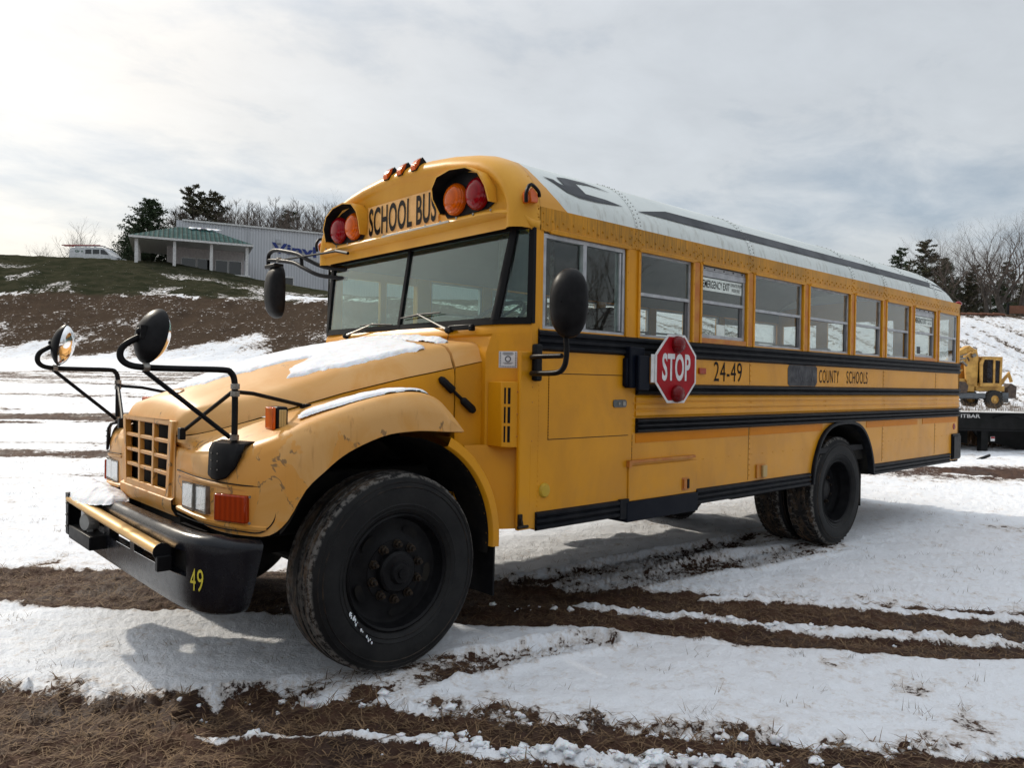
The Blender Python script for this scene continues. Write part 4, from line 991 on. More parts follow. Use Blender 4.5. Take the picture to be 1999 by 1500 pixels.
# visor ledge over the windshield
vp = [(1.335, -.006), (1.27, .0), (1.225, .03), (1.19, .085), (1.170, .17), (1.160, .30), (1.155, .6), (1.150, 1.22)]
vp = vp + [(x, WD - y) for x, y in vp[-2::-1]]
prof = [(.045, 2.560), (.008, 2.556), (-.016, 2.544), (-.022, 2.528), (-.006, 2.510), (.055, 2.488), (.13, 2.462)]
def vis_ring(dx, z, side_scale=1.0):
    return [Vector((x + dx * (0.35 if (y < .05 or y > WD - .05) else 1), y + (dx * .3 if y < .1 else (-dx * .3 if y > WD - .1 else 0)), z - (0.10 if (y < .02 or y > WD - .02) else .04 * max(0, 1 - min(y, WD - y) / .2)) * 0.75)) for x, y in vp]
m = MB(); m.grid([vis_ring(dx, z) for dx, z in prof]); bpart(m, 'visor_ledge', P_CAP, cap, smooth=60)
m = MB()
for i in range(13):
    y = .22 + i * 2.0 / 12; m.lathe([(0, -.004), (.009, -.003), (.009, 0)], (1.140, y, 2.545), (1, 0, 0), 8)
bpart(m, 'screws', STEEL, cap)
m = MB(); m.box(1.128, 1.134, .62, 1.40, 2.527, 2.540); bpart(m, 'visor_trim', TRIM, cap)
# name panel
m = MB(); m.box(1.182, 1.192, .80, 1.67, 2.562, 2.790); sp_ = bpart(m, 'name_panel', simple('reflective_yellow_panel', (.62, .33, .09), .4, c2=(.68, .37, .12), scale=30), cap)
text('lettering', 'SCHOOL BUS', .83, .205, lambda a, b: (1.1795, 1.652 - a, 2.573 + b), BTEXT, sp_, bold=.02, gap=1.06)
# warning lamp pods
def pod(s):
    sg = 1 if s == 0 else -1; f = lambda y: ny(y, s)
    outl = [(.725, 2.60), (.755, 2.69), (.748, 2.755), (.69, 2.815), (.56, 2.838), (.41, 2.825), (.30, 2.775), (.245, 2.69), (.235, 2.60), (.30, 2.572), (.50, 2.566), (.70, 2.570)]
    m_ = MB(); m_.poly([outl], lambda a, b, d: Vector((1.186 - d, f(a), b)), .006)
    back = bpart(m_, 'lamp_recess', BPLAS, cap)
    top = outl[0:9]; deep = [.05, .085, .100, .108, .105, .100, .095, .085, .06]
    def shell(off, dxf):
        return [[Vector((1.188 - dxf * deep[i] * t_, f(a + (a - .52) * off), b + (b - 2.68) * off * 1.2)) for i, (a, b) in enumerate(smp)] for t_ in (0, .5, 1)]
    smp = top
    A_ = shell(0.0, 1.0); B_ = shell(0.05, 1.0)
    m_ = MB(); m_.grid(A_); bpart(m_, 'lamp_hood_lining', BPLAS, back)
    m_ = MB(); m_.grid(B_); m_.grid([A_[2], B_[2]]); bpart(m_, 'lamp_hood', P_CAP if s == 0 else P_CAP, back)
    for y, mt, nm in ((.378, RED, 'red_lamp'), (.600, AMB, 'amber_lamp')):
        m_ = MB(); R_ = .096
        m_.lathe([(R_ + .006, .0), (R_ + .006, .022), (R_, .026), (R_ * .96, .036), (R_ * .8, .050), (R_ * .55, .059), (R_ * .28, .063), (0, .064)], (1.178, f(y), 2.675), (-1, 0, 0), 32)
        bpart(m_, nm, mt, cap, smooth=60)
pod(0); pod(1)
# clearance lamps
for y in (1.05, 1.22, 1.39):
    m = MB(); m.poly([[(.0, .0), (.045, -.010), (.085, .020), (.095, .060), (.055, .095), (.045, .085), (.03, .04)]], lambda a, b, d: Vector((1.150 + a, y - .030 + d, 2.945 + b)), .060)
    hb_ = bpart(m, 'clearance_lamp', BPLAS, cap); m = MB(); m.poly([[(-.004, .0), (.030, .005), (.055, .07), (.046, .088), (.020, .070), (-.006, .030)]], lambda a, b, d: Vector((1.150 + a, y - .024 + d, 2.945 + b)), .048); bpart(m, 'lens', AMB, hb_)
for s in (0, 1):
    m = MB(); m.poly([[(1.215, 2.565), (1.30, 2.575), (1.31, 2.60), (1.30, 2.63), (1.235, 2.655), (1.205, 2.62)]], lambda a, b, d: Vector((a, ny(-.045 + d + (a - 1.215) * .30, s), b)), .07); mk = bpart(m, 'side_marker', AMB, cap, bevel=.010)
    m = MB(); m.tube(smoothpath([(1.195, ny(-.03, s), 2.56), (1.190, ny(-.035, s), 2.62), (1.225, ny(-.035, s), 2.668), (1.30, ny(-.020, s), 2.645), (1.318, ny(-.012, s), 2.615)], 4), .011, 6); bpart(m, 'lens_guard', BPLAS, mk)
m = MB()
for z in np.arange(2.47, 2.80, .048): m.sphere((1.322, .0 if z < 2.57 else roofpt(1.33, 1 + (z - 2.565) / .065, 0).y - .002, float(z)), .006, 6, 4)
bpart(m, 'cap_rivets', P_CAP, cap)

def smooth_n(P, k):
    P = [np.array(p) for p in P]; out = []
    for i in range(len(P) - 1):
        p0 = P[max(i - 1, 0)]; p1 = P[i]; p2 = P[i + 1]; p3 = P[min(i + 2, len(P) - 1)]
        for j in range(k):
            t_ = j / k; out.append(0.5 * ((2 * p1) + (p2 - p0) * t_ + (2 * p0 - 5 * p1 + 4 * p2 - p3) * t_ ** 2 + (3 * p1 - p0 - 3 * p2 + p3) * t_ ** 3))
    out.append(P[-1]); return out
# ---- side walls
def arc_out():
    return [(4.765, .64), (4.785, .78), (4.84, .92), (4.93, 1.05), (5.05, 1.135), (5.20, 1.18), (5.40, 1.192), (5.60, 1.185), (5.77, 1.14), (5.90, 1.05), (6.00, .92), (6.06, .78), (6.085, .64)]
def side_wall(s):
    f = lambda a, b, d: Vector((a, ny(d, s), b))
    if s == 0:
        outer = [(1.33, .64)] + arc_out() + [(XEND, .655), (XEND, 1.84), (1.33, 1.84)]
    else:
        outer = [(2.25, .64)] + arc_out() + [(XEND, .655), (XEND, 1.84), (2.25, 1.84)]
    m_ = MB(); m_.poly([outer], f, .035); w_ = bpart(m_, 'side_panel', P_YEL)
    # header
    m_ = MB(); m_.poly([[(1.335, 2.425), (XEND, 2.425), (XEND, 2.566), (1.335, 2.566)]], f, .035)
    hd = bpart(m_, 'header_panel', P_HEAD)
    m_ = MB()
    for i in range(len(PIL)):
        a = PIL[i - 1] if i else 1.365; b = PIL[i]
        y0, y1 = (-.016, .0) if s == 0 else (WD, WD + .016)
        x0_, x1_ = (a + .055, b - .05)
        m_.poly([[(x0_, 2.412), (x1_, 2.412), (x1_ + .01, 2.424), (x1_ - .03, 2.440), (x0_ + .03, 2.440), (x0_ - .01, 2.424)]], lambda p, q, d: Vector((p, ny(d, s), q)), -.018)
    bpart(m_, 'drip_rail', P_HEAD, hd, bevel=.003)
    if s == 0:
        m_ = MB(); x = 1.40; k_ = 0
        while x < 8.5:
            m_.sphere((x, -.001, 2.492 if k_ % 2 else 2.468), .0085, 7, 4, (1, .7, 1)); x += .046; k_ += 1
        for sx in [1.345] + PIL[:-1] + seamx:
            for z in (2.45, 2.50, 2.55): m_.sphere((sx - .02, -.001, z), .006, 6, 4); m_.sphere((sx + .02, -.001, z - .02), .006, 6, 4)
        bpart(m_, 'header_rivets', P_HEAD, hd)
    # pillars
    for i, px in enumerate([1.345] + PIL[:-1] + [XEND - .035]):
        if s == 1 and i == 0: continue
        hw = .033 if i == 0 else (.062 if i < len(PIL) else .035)
        if i == 1: hw = .075
        m_ = MB(); y0, y1 = sorted((ny(.004, s), ny(.06, s)))
        m_.box(px - hw, px + hw, y0, y1, 1.83, 2.428)
        if 0 < i < len(PIL):
            for dx in (-hw + .012, hw - .012, ):
                a_, b_ = sorted((ny(-.010, s), ny(.012, s))); m_.box(px + dx - .012, px + dx + .012, a_, b_, 1.83, 2.425)
        p_ = bpart(m_, 'window_pillar', P_YEL, bevel=.003)
        if s == 0 and 0 < i < len(PIL):
            m_ = MB()
            for z in (1.90, 2.02, 2.14, 2.26, 2.36):
                for dx in (-hw + .012, hw - .012): m_.sphere((px + dx, -.011, z), .005, 6, 4)
            bpart(m_, 'pillar_rivets', P_YEL, p_)
            if hw < .07: m_ = MB(); m_.box(px - hw + .026, px + hw - .026, -.002, .003, 1.84, 2.42); bpart(m_, 'pillar_groove', ORRUST, p_)
    return w_
wall_near = side_wall(0); wall_far = side_wall(1)
def rail(name, s, x0, x1, z0, z1, n, mat, pr=.022, mn=.006):
    h = (z1 - z0) / n; pf = [(0, z0)]
    for i in range(n):
        a = z0 + h * i; pf += [(mn, a + h * .04), (pr, a + h * .30), (pr, a + h * .70), (mn, a + h * .96)]
    pf.append((0, z1)); m_ = MB()
    n_seg = max(2, int((x1 - x0) / 1.2)); xs_ = [x0 + (x1 - x0) * i / n_seg for i in range(n_seg + 1)]
    rw = [[Vector((x, ny(-d, s), z)) for d, z in pf] for x in xs_]
    m_.grid(rw); m_.f.append(tuple(range(len(pf)))); k = (len(xs_) - 1) * len(pf); m_.f.append(tuple(k + i for i in range(len(pf))))
    return bpart(m_, name, mat, smooth=25)
for s in (0, 1):
    xa = 1.335 if s == 0 else 2.26
    rail('window_rail', s, xa, 8.57, 1.706, 1.832, 3, BLACK, .020)
    rail('belt_rail', s, 2.262, 8.57, 1.442, 1.521, 2, BLACK, .026)
    rail('ribbed_panel', s, 2.262, 8.56, 1.290, 1.440, 3, P_YEL, .010, .002)
    rail('floor_rail', s, 2.266, 8.57, 1.184, 1.286, 3, BLACK, .028)
    rail('skirt_rail', s, 2.985, 4.75, .632, .748, 3, BLACK, .020)
    rail('skirt_rail', s, 6.10, 8.28, .632, .745, 3, BLACK, .020)
rail('skirt_rail', 0, 1.335, 2.16, .632, .745, 3, BLACK, .020)
for s in (0, 1):
    for x0, x1 in ((2.27, 3.70), (3.73, 4.98), (5.92, 7.25), (7.4, 8.5)):
        m = MB(); a_, b_ = sorted((ny(-.0035, s), ny(.0, s))); m.box(x0, x1, a_, b_, 1.118, 1.180); bpart(m, 'reflective_tape', ORST)
# wheel arch trim, rear
def archband(s):
    o_ = [tuple(v) for v in smooth_n(arc_out(), 4)]; m_ = MB(); c = (5.425, .70); rows = []
    for (dd, sc) in ((.0, 1.0), (-.028, 1.005), (-.034, .985), (-.030, .952), (-.002, .945), (.16, .945)):
        rows.append([Vector((c[0] + (a - c[0]) * sc, ny(dd, s), c[1] + (b - c[1]) * sc)) for a, b in o_])
    m_.grid(rows); bpart(m_, 'wheel_arch_trim', BLACK, smooth=60)
archband(0); archband(1)
# seams and rivets on the near side
m = MB()
for x in (2.235, 3.728, 5.02, 6.33, 7.8):
    for z in np.arange(.80 if x < 4.9 or x > 6.2 else 1.22, 1.70, .042):
        if 1.43 < z < 1.53 or 1.18 < z < 1.29: continue
        m.sphere((x, -.002 - (.008 if 1.29 < z < 1.44 else 0), float(z)), .0048, 6, 4)
for x in np.arange(2.4, 8.5, .17):
    if 4.7 < x < 6.2: continue
    m.sphere((float(x), -.001, .965 + .0 * x), .004, 6, 4)
for z in np.arange(.75, 1.66, .030): m.sphere((1.352, -.001, float(z)), .0042, 6, 4)
bpart(m, 'panel_rivets', P_YEL)
m = MB()
for x in (2.235, 3.712, 6.31, 7.78): m.box(x - .0015, x + .0015, -.0015, .0, .76, 1.18); m.box(x - .0015, x + .0015, -.0015, .0, 1.525, 1.70)
# driver access door outline
for a_, b_, c_, d_ in ((1.432, 1.436, 1.17, 1.575), (1.432, 2.19, 1.172, 1.176), (1.432, 2.19, 1.571, 1.575)): m.box(a_, b_, -.0018, .0, c_, d_)
bpart(m, 'panel_gaps', RUB)
m = MB()
for z in np.arange(1.19, 1.57, .018): m.sphere((1.436, -.003, float(z)), .0045, 6, 4, (1.3, 1, 1))
bpart(m, 'piano_hinge', P_YEL)
m = MB(); m.poly([[(2.03, 1.375), (2.04, 1.362), (2.155, 1.362), (2.165, 1.375), (2.165, 1.40), (2.155, 1.412), (2.04, 1.412), (2.03, 1.40)]], lambda a, b, d: Vector((a, d, b)), -.008)
hd_ = bpart(m, 'door_latch', simple('grey_latch', (.10, .11, .11), .4, metal=.3), bevel=.002)
m = MB(); m.box(2.12, 2.150, -.011, -.008, 1.372, 1.402); m.lathe([(0, .004), (.010, .003), (.010, 0)], (2.085, -.008, 1.387), (0, -1, 0), 12); bpart(m, 'latch_key_plate', STEEL, hd_)
# battery box
m = MB(); m.box(2.195, 2.985, -.010, .0, .728, .965); bx_ = bpart(m, 'battery_box_door', P_YEL, bevel=.004)
m = MB(); m.box(2.19, 2.95, -.022, -.001, .985, 1.003); m.box(2.18, 2.21, -.028, -.001, .958, 1.003); bpart(m, 'hinge', ORRUST, bx_)
m = MB(); m.box(2.80, 2.885, -.013, -.009, .752, .845); m.box(2.81, 2.845, -.024, -.013, .765, .832); bpart(m, 'latch', ORRUST, bx_)
m = MB(); m.box(2.86, 2.88, -.022, -.012, .765, .832); bpart(m, 'latch_handle', RUB, bx_)
m = MB(); m.box(2.165, 2.985, -.026, .30, .592, .728); bpart(m, 'battery_box_skirt', NAVY, bevel=.006)
m = MB(); m.box(2.10, 2.19, -.022, .0, .62, .75); bpart(m, 'skirt_bracket', BLACK)
m = MB(); m.lathe([(0, -.02), (.035, -.016), (.045, -.004), (.045, 0)], (1.409, -.0, .869), (0, 1, 0), 20); bpart(m, 'fuel_cap', simple('yellow_cap', (.62, .40, .03), .4))
m = MB(); m.box(3.83, 3.965, -.014, 0, .765, .875); fx_ = bpart(m, 'side_lamp_housing', ORRUST, bevel=.004)
m = MB(); m.box(3.895, 3.96, -.034, -.014, .772, .868); bpart(m, 'lens', YLENS, fx_, bevel=.004)
m = MB(); m.lathe([(0, -.008), (.034, -.006), (.038, 0)], (8.42, 0, 1.063), (0, 1, 0), 20); bpart(m, 'rear_reflector', RED)
m = MB(); m.box(8.33, 8.585, -.022, .03, .665, .975); m.box(8.34, 8.575, -.034, -.022, .68, .95); bpart(m, 'rear_bumper_end', BLACK, bevel=.012)
m = MB(); m.box(8.58, 8.68, .03, WD - .03, .62, .90); bpart(m, 'rear_bumper', BLACK, bevel=.01)
# lettering on the side
sd = lambda x0, z0, k=0.0: (lambda a, b: (x0 + a, -.0022, z0 + b))
text('fleet_number', '24-49', .395, .150, sd(3.200, 1.548), BTEXT, BUS, bold=.0, gap=1.08)
text('county_lettering', 'COUNTY', .40, .118, sd(4.90, 1.556), BTEXT, BUS, bold=.0, gap=1.15)
text('schools_lettering', 'SCHOOLS', .47, .118, sd(5.46, 1.556), BTEXT, BUS, bold=.0, gap=1.15)
m = MB(); m.poly([[(4.33, 1.54), (4.36, 1.523), (4.83, 1.523), (4.862, 1.56), (4.858, 1.69), (4.83, 1.705), (4.35, 1.705), (4.325, 1.67)]], lambda a, b, d: Vector((a, d, b)), -.002); sm_ = bpart(m, 'painted_over_patch', SMUDGE)
text('faint_lettering', 'UNION', .34, .105, lambda a, b: (4.44 + a, -.0035, 1.565 + b), GTEXT, sm_, gap=1.2)
m = MB(); m.box(2.995, 3.085, -.012, 0, 1.60, 1.645); bpart(m, 'side_marker', DAMB, bevel=.004)

# ---- side windows
def bar(m_, x0, x1, z0, z1, s, d0, d1):
    a_, b_ = sorted((ny(d0, s), ny(d1, s))); m_.box(x0, x1, a_, b_, z0, z1)
def sidewin(s, x0, x1, emer=False, last_=False):
    z0, z1 = 1.838, 2.418; t_ = .020; m_ = MB()
    if emer: z0 += .032; z1 -= .008; t_ = .028
    bar(m_, x0, x1, z1 - t_, z1, s, .014, .045); bar(m_, x0, x1, z0, z0 + t_, s, .014, .045)
    bar(m_, x0, x0 + t_, z0 + t_, z1 - t_, s, .014, .045); bar(m_, x1 - t_, x1, z0 + t_, z1 - t_, s, .014, .045)
    zm = z0 + (z1 - z0) * .505
    if emer: bar(m_, x0, x1, z1 - .075, z1 - .03, s, .010, .04)
    w_ = bpart(m_, 'window', ALU, bevel=.002)
    m_ = MB(); bar(m_, x0 + t_, x1 - t_, zm - .010, zm + .012, s, .008, .038); bpart(m_, 'sash_bar', ALU, w_)
    m_ = MB(); bar(m_, x1 - t_ - .03, x1 - t_, z0 + t_, zm - .01, s, .024, .04); bpart(m_, 'sash_stile', simple('dark_sash_metal', (.12, .12, .125), .5) if 'dsm' not in MATS else MATS['dsm'], w_)
    for za, zb, dd in ((z0 + t_, zm - .01, .030), (zm + .012, z1 - t_, .022)):
        m_ = MB(); bar(m_, x0 + t_, x1 - t_, za, zb, s, dd, dd + .004); bpart(m_, 'pane', GLASS, w_)
    if emer and s == 0:
        m_ = MB()
        for i in range(5): m_.sphere((x0 + .05 + i * (x1 - x0 - .1) / 4, .012, z1 - .014), .006, 6, 4)
        bpart(m_, 'screws', RUB, w_)
        m_ = MB(); m_.box(x0, x1, -.006, .03, 1.834, z0); bpart(m_, 'window_sill', ORRUST, w_)
        pl = MB(); pl.box(x0 + t_ + .003, x1 - t_ - .02, .017, .0205, z1 - .178, z1 - .083); pq = bpart(pl, 'exit_plate', PAPER, w_)
        L_ = x1 - x0 - .07
        text('exit_lettering', 'EMERGENCY EXIT', L_ * .66, .058, lambda a, b: (x0 + .036 + a, .0158, z1 - .158 + b), BTEXT, pq, bold=.012)
        text('small_lettering', 'OPERATES FROM', L_ * .29, .026, lambda a, b: (x0 + .040 + L_ * .675 + a, .0158, z1 - .122 + b), BTEXT, pq, bold=.0)
        text('small_lettering', 'INSIDE ONLY', L_ * .22, .026, lambda a, b: (x0 + .060 + L_ * .675 + a, .0158, z1 - .160 + b), BTEXT, pq, bold=.0)
    return w_
MATS['dsm'] = simple('dark_sash_metal', (.12, .12, .125), .5)
for s in (0, 1):
    for i in range(8):
        a_ = PIL[i] + (.075 if i == 0 else .062); b_ = PIL[i + 1] - .062
        w_ = sidewin(s, a_, b_, emer=(i in (1, 6)))
        if s == 0 and i == 1:
            m = MB(); m.box(3.272, 3.385, .0285, .0295, 1.90, 1.985); bpart(m, 'paper_notice', PAPER, w_)
        if s == 0 and i == 6:
            m = MB(); m.box(a_ + .16, a_ + .26, .0285, .0295, 1.91, 1.99); bpart(m, 'paper_notice', SMUDGE, w_)
# driver's window
m = MB(); x0, x1, z0, z1 = 1.378, 2.136, 1.836, 2.412
bar(m, x0, x1, z1 - .024, z1, 0, .004, .05); bar(m, x0, x1, z0, z0 + .022, 0, .004, .05); bar(m, x0, x0 + .022, z0 + .022, z1 - .024, 0, .004, .05); bar(m, x1 - .022, x1, z0 + .022, z1 - .024, 0, .004, .05)
bar(m, x1 - .050, x1 - .034, z0 + .03, z1 - .03, 0, .008, .05)
dw = bpart(m, 'driver_window', ALU, bevel=.002)
m = MB(); bar(m, 1.728, 1.760, z0 + .022, z1 - .024, 0, .006, .04); bpart(m, 'sash_bar', ALU, dw)
for xa, xb, dd in ((1.40, 1.728, .030), (1.76, 2.085, .020)):
    m = MB(); bar(m, xa, xb, z0 + .022, z1 - .024, 0, dd, dd + .004); bpart(m, 'pane', GLASS, dw)

# ---- interior
m = MB(); m.box(1.30, 8.55, .04, WD - .04, .90, .95); bpart(m, 'floor', simple('black_rubber_floor', (.03, .03, .032), .7))
for s in (0, 1):
    m = MB(); a_, b_ = sorted((ny(.045, s), ny(.055, s))); m.box(1.40 if s == 0 else 2.3, 8.54, a_, b_, 1.215, 1.83); bpart(m, 'inner_wall', CREAM)
    m = MB(); m.box(1.40, 8.54, a_, b_, 2.43, 2.60); bpart(m, 'inner_header', CREAM)
sx = 2.75; 
while sx < 8.2:
    for s in (0, 1):
        a_, b_ = sorted((ny(.10, s), ny(1.02, s))); m = MB()
        M_ = Matrix.Translation((sx + .42, 0, 1.4)) @ Matrix.Rotation(.16, 4, 'Y')
        m.box(-.05, .05, a_, b_, -.08, .50, M_); st = bpart(m, 'passenger_seat', SEAT, bevel=.04)
        m = MB(); m.box(sx - .02, sx + .40, a_, b_, 1.28, 1.40); bpart(m, 'seat_cushion', SEAT, st, bevel=.03)
    sx += .70
m = MB(); M_ = Matrix.Translation((2.30, 0, 1.35)) @ Matrix.Rotation(.12, 4, 'Y'); m.box(-.05, .05, .28, .80, 0, .72, M_); m.box(1.95, 2.35, .28, .80, 1.28, 1.38); bpart(m, 'driver_seat', SEAT, bevel=.04)
c_ = Vector((1.50, .60, 1.915)); ax = Vector((-.62, 0, .78)).normalized(); u = ax.cross(Vector((0, 1, 0))).normalized(); v_ = ax.cross(u)
m = MB(); m.tube([c_ + (u * cos(a) + v_ * sin(a)) * .235 for a in np.linspace(0, 2 * pi, 41)], .015, 8, cap=False)
for a in (.5, 2.6, 4.7): m.tube([c_, c_ + (u * cos(a) + v_ * sin(a)) * .235], .01, 6)
m.tube([c_, c_ - ax * .5], .03, 8); bpart(m, 'steering_wheel', BPLAS)
m = MB(); m.poly([[(1.20, 1.2), (1.20, 1.845), (1.40, 1.86), (1.55, 1.70), (1.50, 1.2)]], lambda a, b, d: Vector((a, .25 + d, b)), 1.9); bpart(m, 'dashboard', simple('dark_green_dash', (.05, .065, .06), .7), bevel=.02)
m = MB(); m.tube([(2.35, .9, .95), (2.35, .9, 2.9)], .016, 8); m.tube([(2.35, 1.5, .95), (2.35, 1.5, 2.9)], .016, 8); m.tube([(2.35, 1.5, 1.6), (2.35, 2.35, 1.6)], .016, 8); bpart(m, 'grab_rails', STEEL)
# rear wall with windows
m = MB(); rear = [(.0, .66), (WD, .66)] + [(WD, 2.52), (2.3, 2.62), (1.9, 2.66), (1.22, 2.68), (.54, 2.66), (.14, 2.62), (0, 2.52)]
hol = [[(.12, 1.84), (.62, 1.84), (.62, 2.38), (.12, 2.38)], [(.78, 1.2), (1.66, 1.2), (1.66, 2.4), (.78, 2.4)], [(1.82, 1.84), (2.32, 1.84), (2.32, 2.38), (1.82, 2.38)]]
m.poly([rear] + [h[::-1] for h in hol], lambda a, b, d: Vector((XEND - .002 + d, a, b)), -.03); rw = bpart(m, 'rear_wall', P_YEL)
for h in hol:
    m = MB(); m.box(XEND - .02, XEND - .014, h[0][0], h[1][0], h[0][1], h[2][1]); bpart(m, 'rear_pane', GLASS, rw)
for y in (.25, 2.19):
    m = MB(); m.lathe([(.09, .0), (.09, .03), (.06, .06), (0, .07)], (8.60, y, 2.57), (1, 0, 0), 24); bpart(m, 'rear_warning_lamp', RED)
m = MB(); m.sphere((8.60, .03, 2.575), .055, 12, 8, (1.0, .7, .55)); bpart(m, 'rear_side_lamp', RED)
# far side entrance door
m = MB(); fd = lambda a, b, d: Vector((a, WD - d, b))
m.poly([[(1.33, .64), (2.26, .64), (2.26, 2.43), (1.33, 2.43)], [(1.40, .85), (1.40, 2.36), (1.77, 2.36), (1.77, .85)], [(1.83, .85), (1.83, 2.36), (2.19, 2.36), (2.19, .85)]], fd, .035)
ed_ = bpart(m, 'entrance_door', P_YEL)
for xa, xb in ((1.40, 1.77), (1.83, 2.19)):
    m = MB(); m.box(xa, xb, WD - .02, WD - .015, .85, 2.36); bpart(m, 'pane', GLASS, ed_)

# ---- windshield
def WS(y, z, off=0.0):
    """point on the windshield surface: flat middle, angled corners"""
    k = (z - 1.89) / (2.455 - 1.89); xc = 1.178 + .090 * k; yc = .205 - .070 * k
    d_ = min(y, WD - y)
    if d_ >= yc: x = xc
    else: x = xc + (1.292 - xc) * (1 - d_ / yc)
    return Vector((x - off, y, z))
def post(y, k): return y
def wsbar(pa, pb, w, th=.02, zb=None):
    (ya, za), (yb, zb_) = pa, pb
zb0, zt0 = 1.868, 2.462
def yc_at(z): return .205 - .070 * (z - 1.89) / (2.455 - 1.89)
m = MB()
def strip(pts, wz, wy, offo=.012, offi=-.012):
    pass
ys = [0.004, .03] + [0] * 0
def rowpts(z, off): 
    yc = yc_at(z); Y_ = [.0, .03, yc - .01, yc + .01, .5, .8, 1.22, 1.64, 1.94, WD - yc - .01, WD - yc + .01, WD - .03, WD]
    return [WS(y, z, off) for y in Y_]
def hband(z0_, z1_): m.grid([rowpts(z0_, -.01), rowpts(z0_, .014), rowpts(z1_, .014), rowpts(z1_, -.01)])
hband(zb0 - .006, zb0 + .036); hband(zt0 - .036, zt0 + .008)
def vband(yf, hw):
    rows = []
    for z in (zb0 + .02, zt0 - .02):
        y = yf(z); rows.append([WS(y - hw, z, -.01) , WS(y - hw, z, .016), WS(y, z, .018), WS(y + hw, z, .016), WS(y + hw, z, -.01)])
    m.grid(rows)
vband(lambda z: 1.22, .016); vband(lambda z: yc_at(z), .028); vband(lambda z: WD - yc_at(z), .028)
for s in (0, 1):
    rows = []
    for z in (zb0, zt0): rows.append([Vector((WS(ny(.026, s), z).x - .012, ny(.026, s), z)), Vector((WS(ny(0, s), z).x - .006, ny(-.004, s), z)), Vector((1.308, ny(-.004, s), z)), Vector((1.308, ny(.05, s), z))])
    m.grid(rows)
wsf = bpart(m, 'windshield_frame', RUB, smooth=30)
def pane(ya, yb):
    m_ = MB(); rows = []
    for z in (zb0 + .02, zt0 - .03):
        y0 = ya(z); y1 = yb(z); rows.append([WS(y0 + (y1 - y0) * t_ / 4, z, .004) for t_ in range(5)])
    m_.grid(rows); m_.grid([[p + Vector((.005, 0, 0)) for p in r_] for r_ in rows]); return bpart(m_, 'windshield_pane', WSGLASS, wsf, smooth=0)
pane(lambda z: yc_at(z) + .01, lambda z: 1.215); pane(lambda z: 1.225, lambda z: WD - yc_at(z) - .01)
pane(lambda z: .01, lambda z: yc_at(z) - .01); pane(lambda z: WD - yc_at(z) + .01, lambda z: WD - .01)
# A pillars
for s in (0, 1):
    m = MB(); a_, b_ = sorted((ny(.0, s), ny(.05, s))); m.box(1.304, 1.352, a_, b_, 1.80, 2.46); bpart(m, 'corner_pillar', P_YEL, bevel=.004)

# ---- cowl and front bulkhead
# plan outline of the cab front at three heights, near half (mirrored)
def cowl_row(z, pts): 
    a = [Vector((x, y, z_ if z_ is not None else z)) for x, y, z_ in pts]
    return a + [Vector((p.x, WD - p.y, p.z)) for p in a[::-1]]
m = MB()
m.grid([cowl_row(1.866, [(1.335, -.002, None), (1.288, .0, None), (1.18, .205, None), (1.165, .6, None), (1.155, 1.22, None)]),
        cowl_row(1.835, [(1.335, -.002, None), (1.284, .0, None), (1.165, .205, None), (1.135, .6, None), (1.125, 1.22, None)]),
        cowl_row(1.805, [(1.335, -.002, None), (1.284, .0, None), (1.160, .205, None), (1.125, .6, None), (1.115, 1.22, None)]),
        cowl_row(1.79, [(1.335, -.002, None), (1.290, .0, None), (1.150, .21, None), (1.150, .6, None), (1.145, 1.22, None)]),
        cowl_row(1.70, [(1.335, -.002, None), (1.290, .0, None), (1.120, .215, None), (1.15, .6, None), (1.145, 1.22, None)]),
        cowl_row(1.69, [(1.335, .0, None), (1.288, .002, None), (1.117, .218, None), (1.15, .6, None), (1.145, 1.22, None)]),
        cowl_row(.65, [(1.335, .0, None), (1.288, .002, None), (1.117, .218, None), (1.15, .6, None), (1.145, 1.22, None)])])
bpart(m, 'cab_front_panel', P_YEL, smooth=35)
m = MB(); m.box(1.20, 1.337, .0, .03, .648, 1.70); bpart(m, 'corner_post', P_YEL, bevel=.008)
# hood support cowl piece behind the hood (near and far sides)
HC = [(-.47, 1.285), (-.445, 1.345), (-.40, 1.395), (-.325, 1.432), (-.20, 1.485), (-.05, 1.548), (.27, 1.652), (.60, 1.732), (.85, 1.775), (1.14, 1.805)]
HS = [(-.47, .84, 1.270), (-.445, .80, 1.318), (-.40, .76, 1.350), (-.325, .72, 1.375), (-.20, .67, 1.405), (-.05, .62, 1.452), (.27, .535, 1.568), (.60, .47, 1.662), (.85, .435, 1.718), (1.14, .38, 1.752)]
HD = [(-.47, .80, 1.215), (-.445, .74, 1.219), (-.40, .69, 1.228), (-.325, .64, 1.248), (-.20, .56, 1.290), (-.05, .49, 1.345), (.27, .40, 1.445), (.60, .335, 1.528), (.85, .31, 1.578), (1.14, .25, 1.645)]
def lerp(tb, x, k): return float(np.interp(x, [p[0] for p in tb], [p[k] for p in tb]))
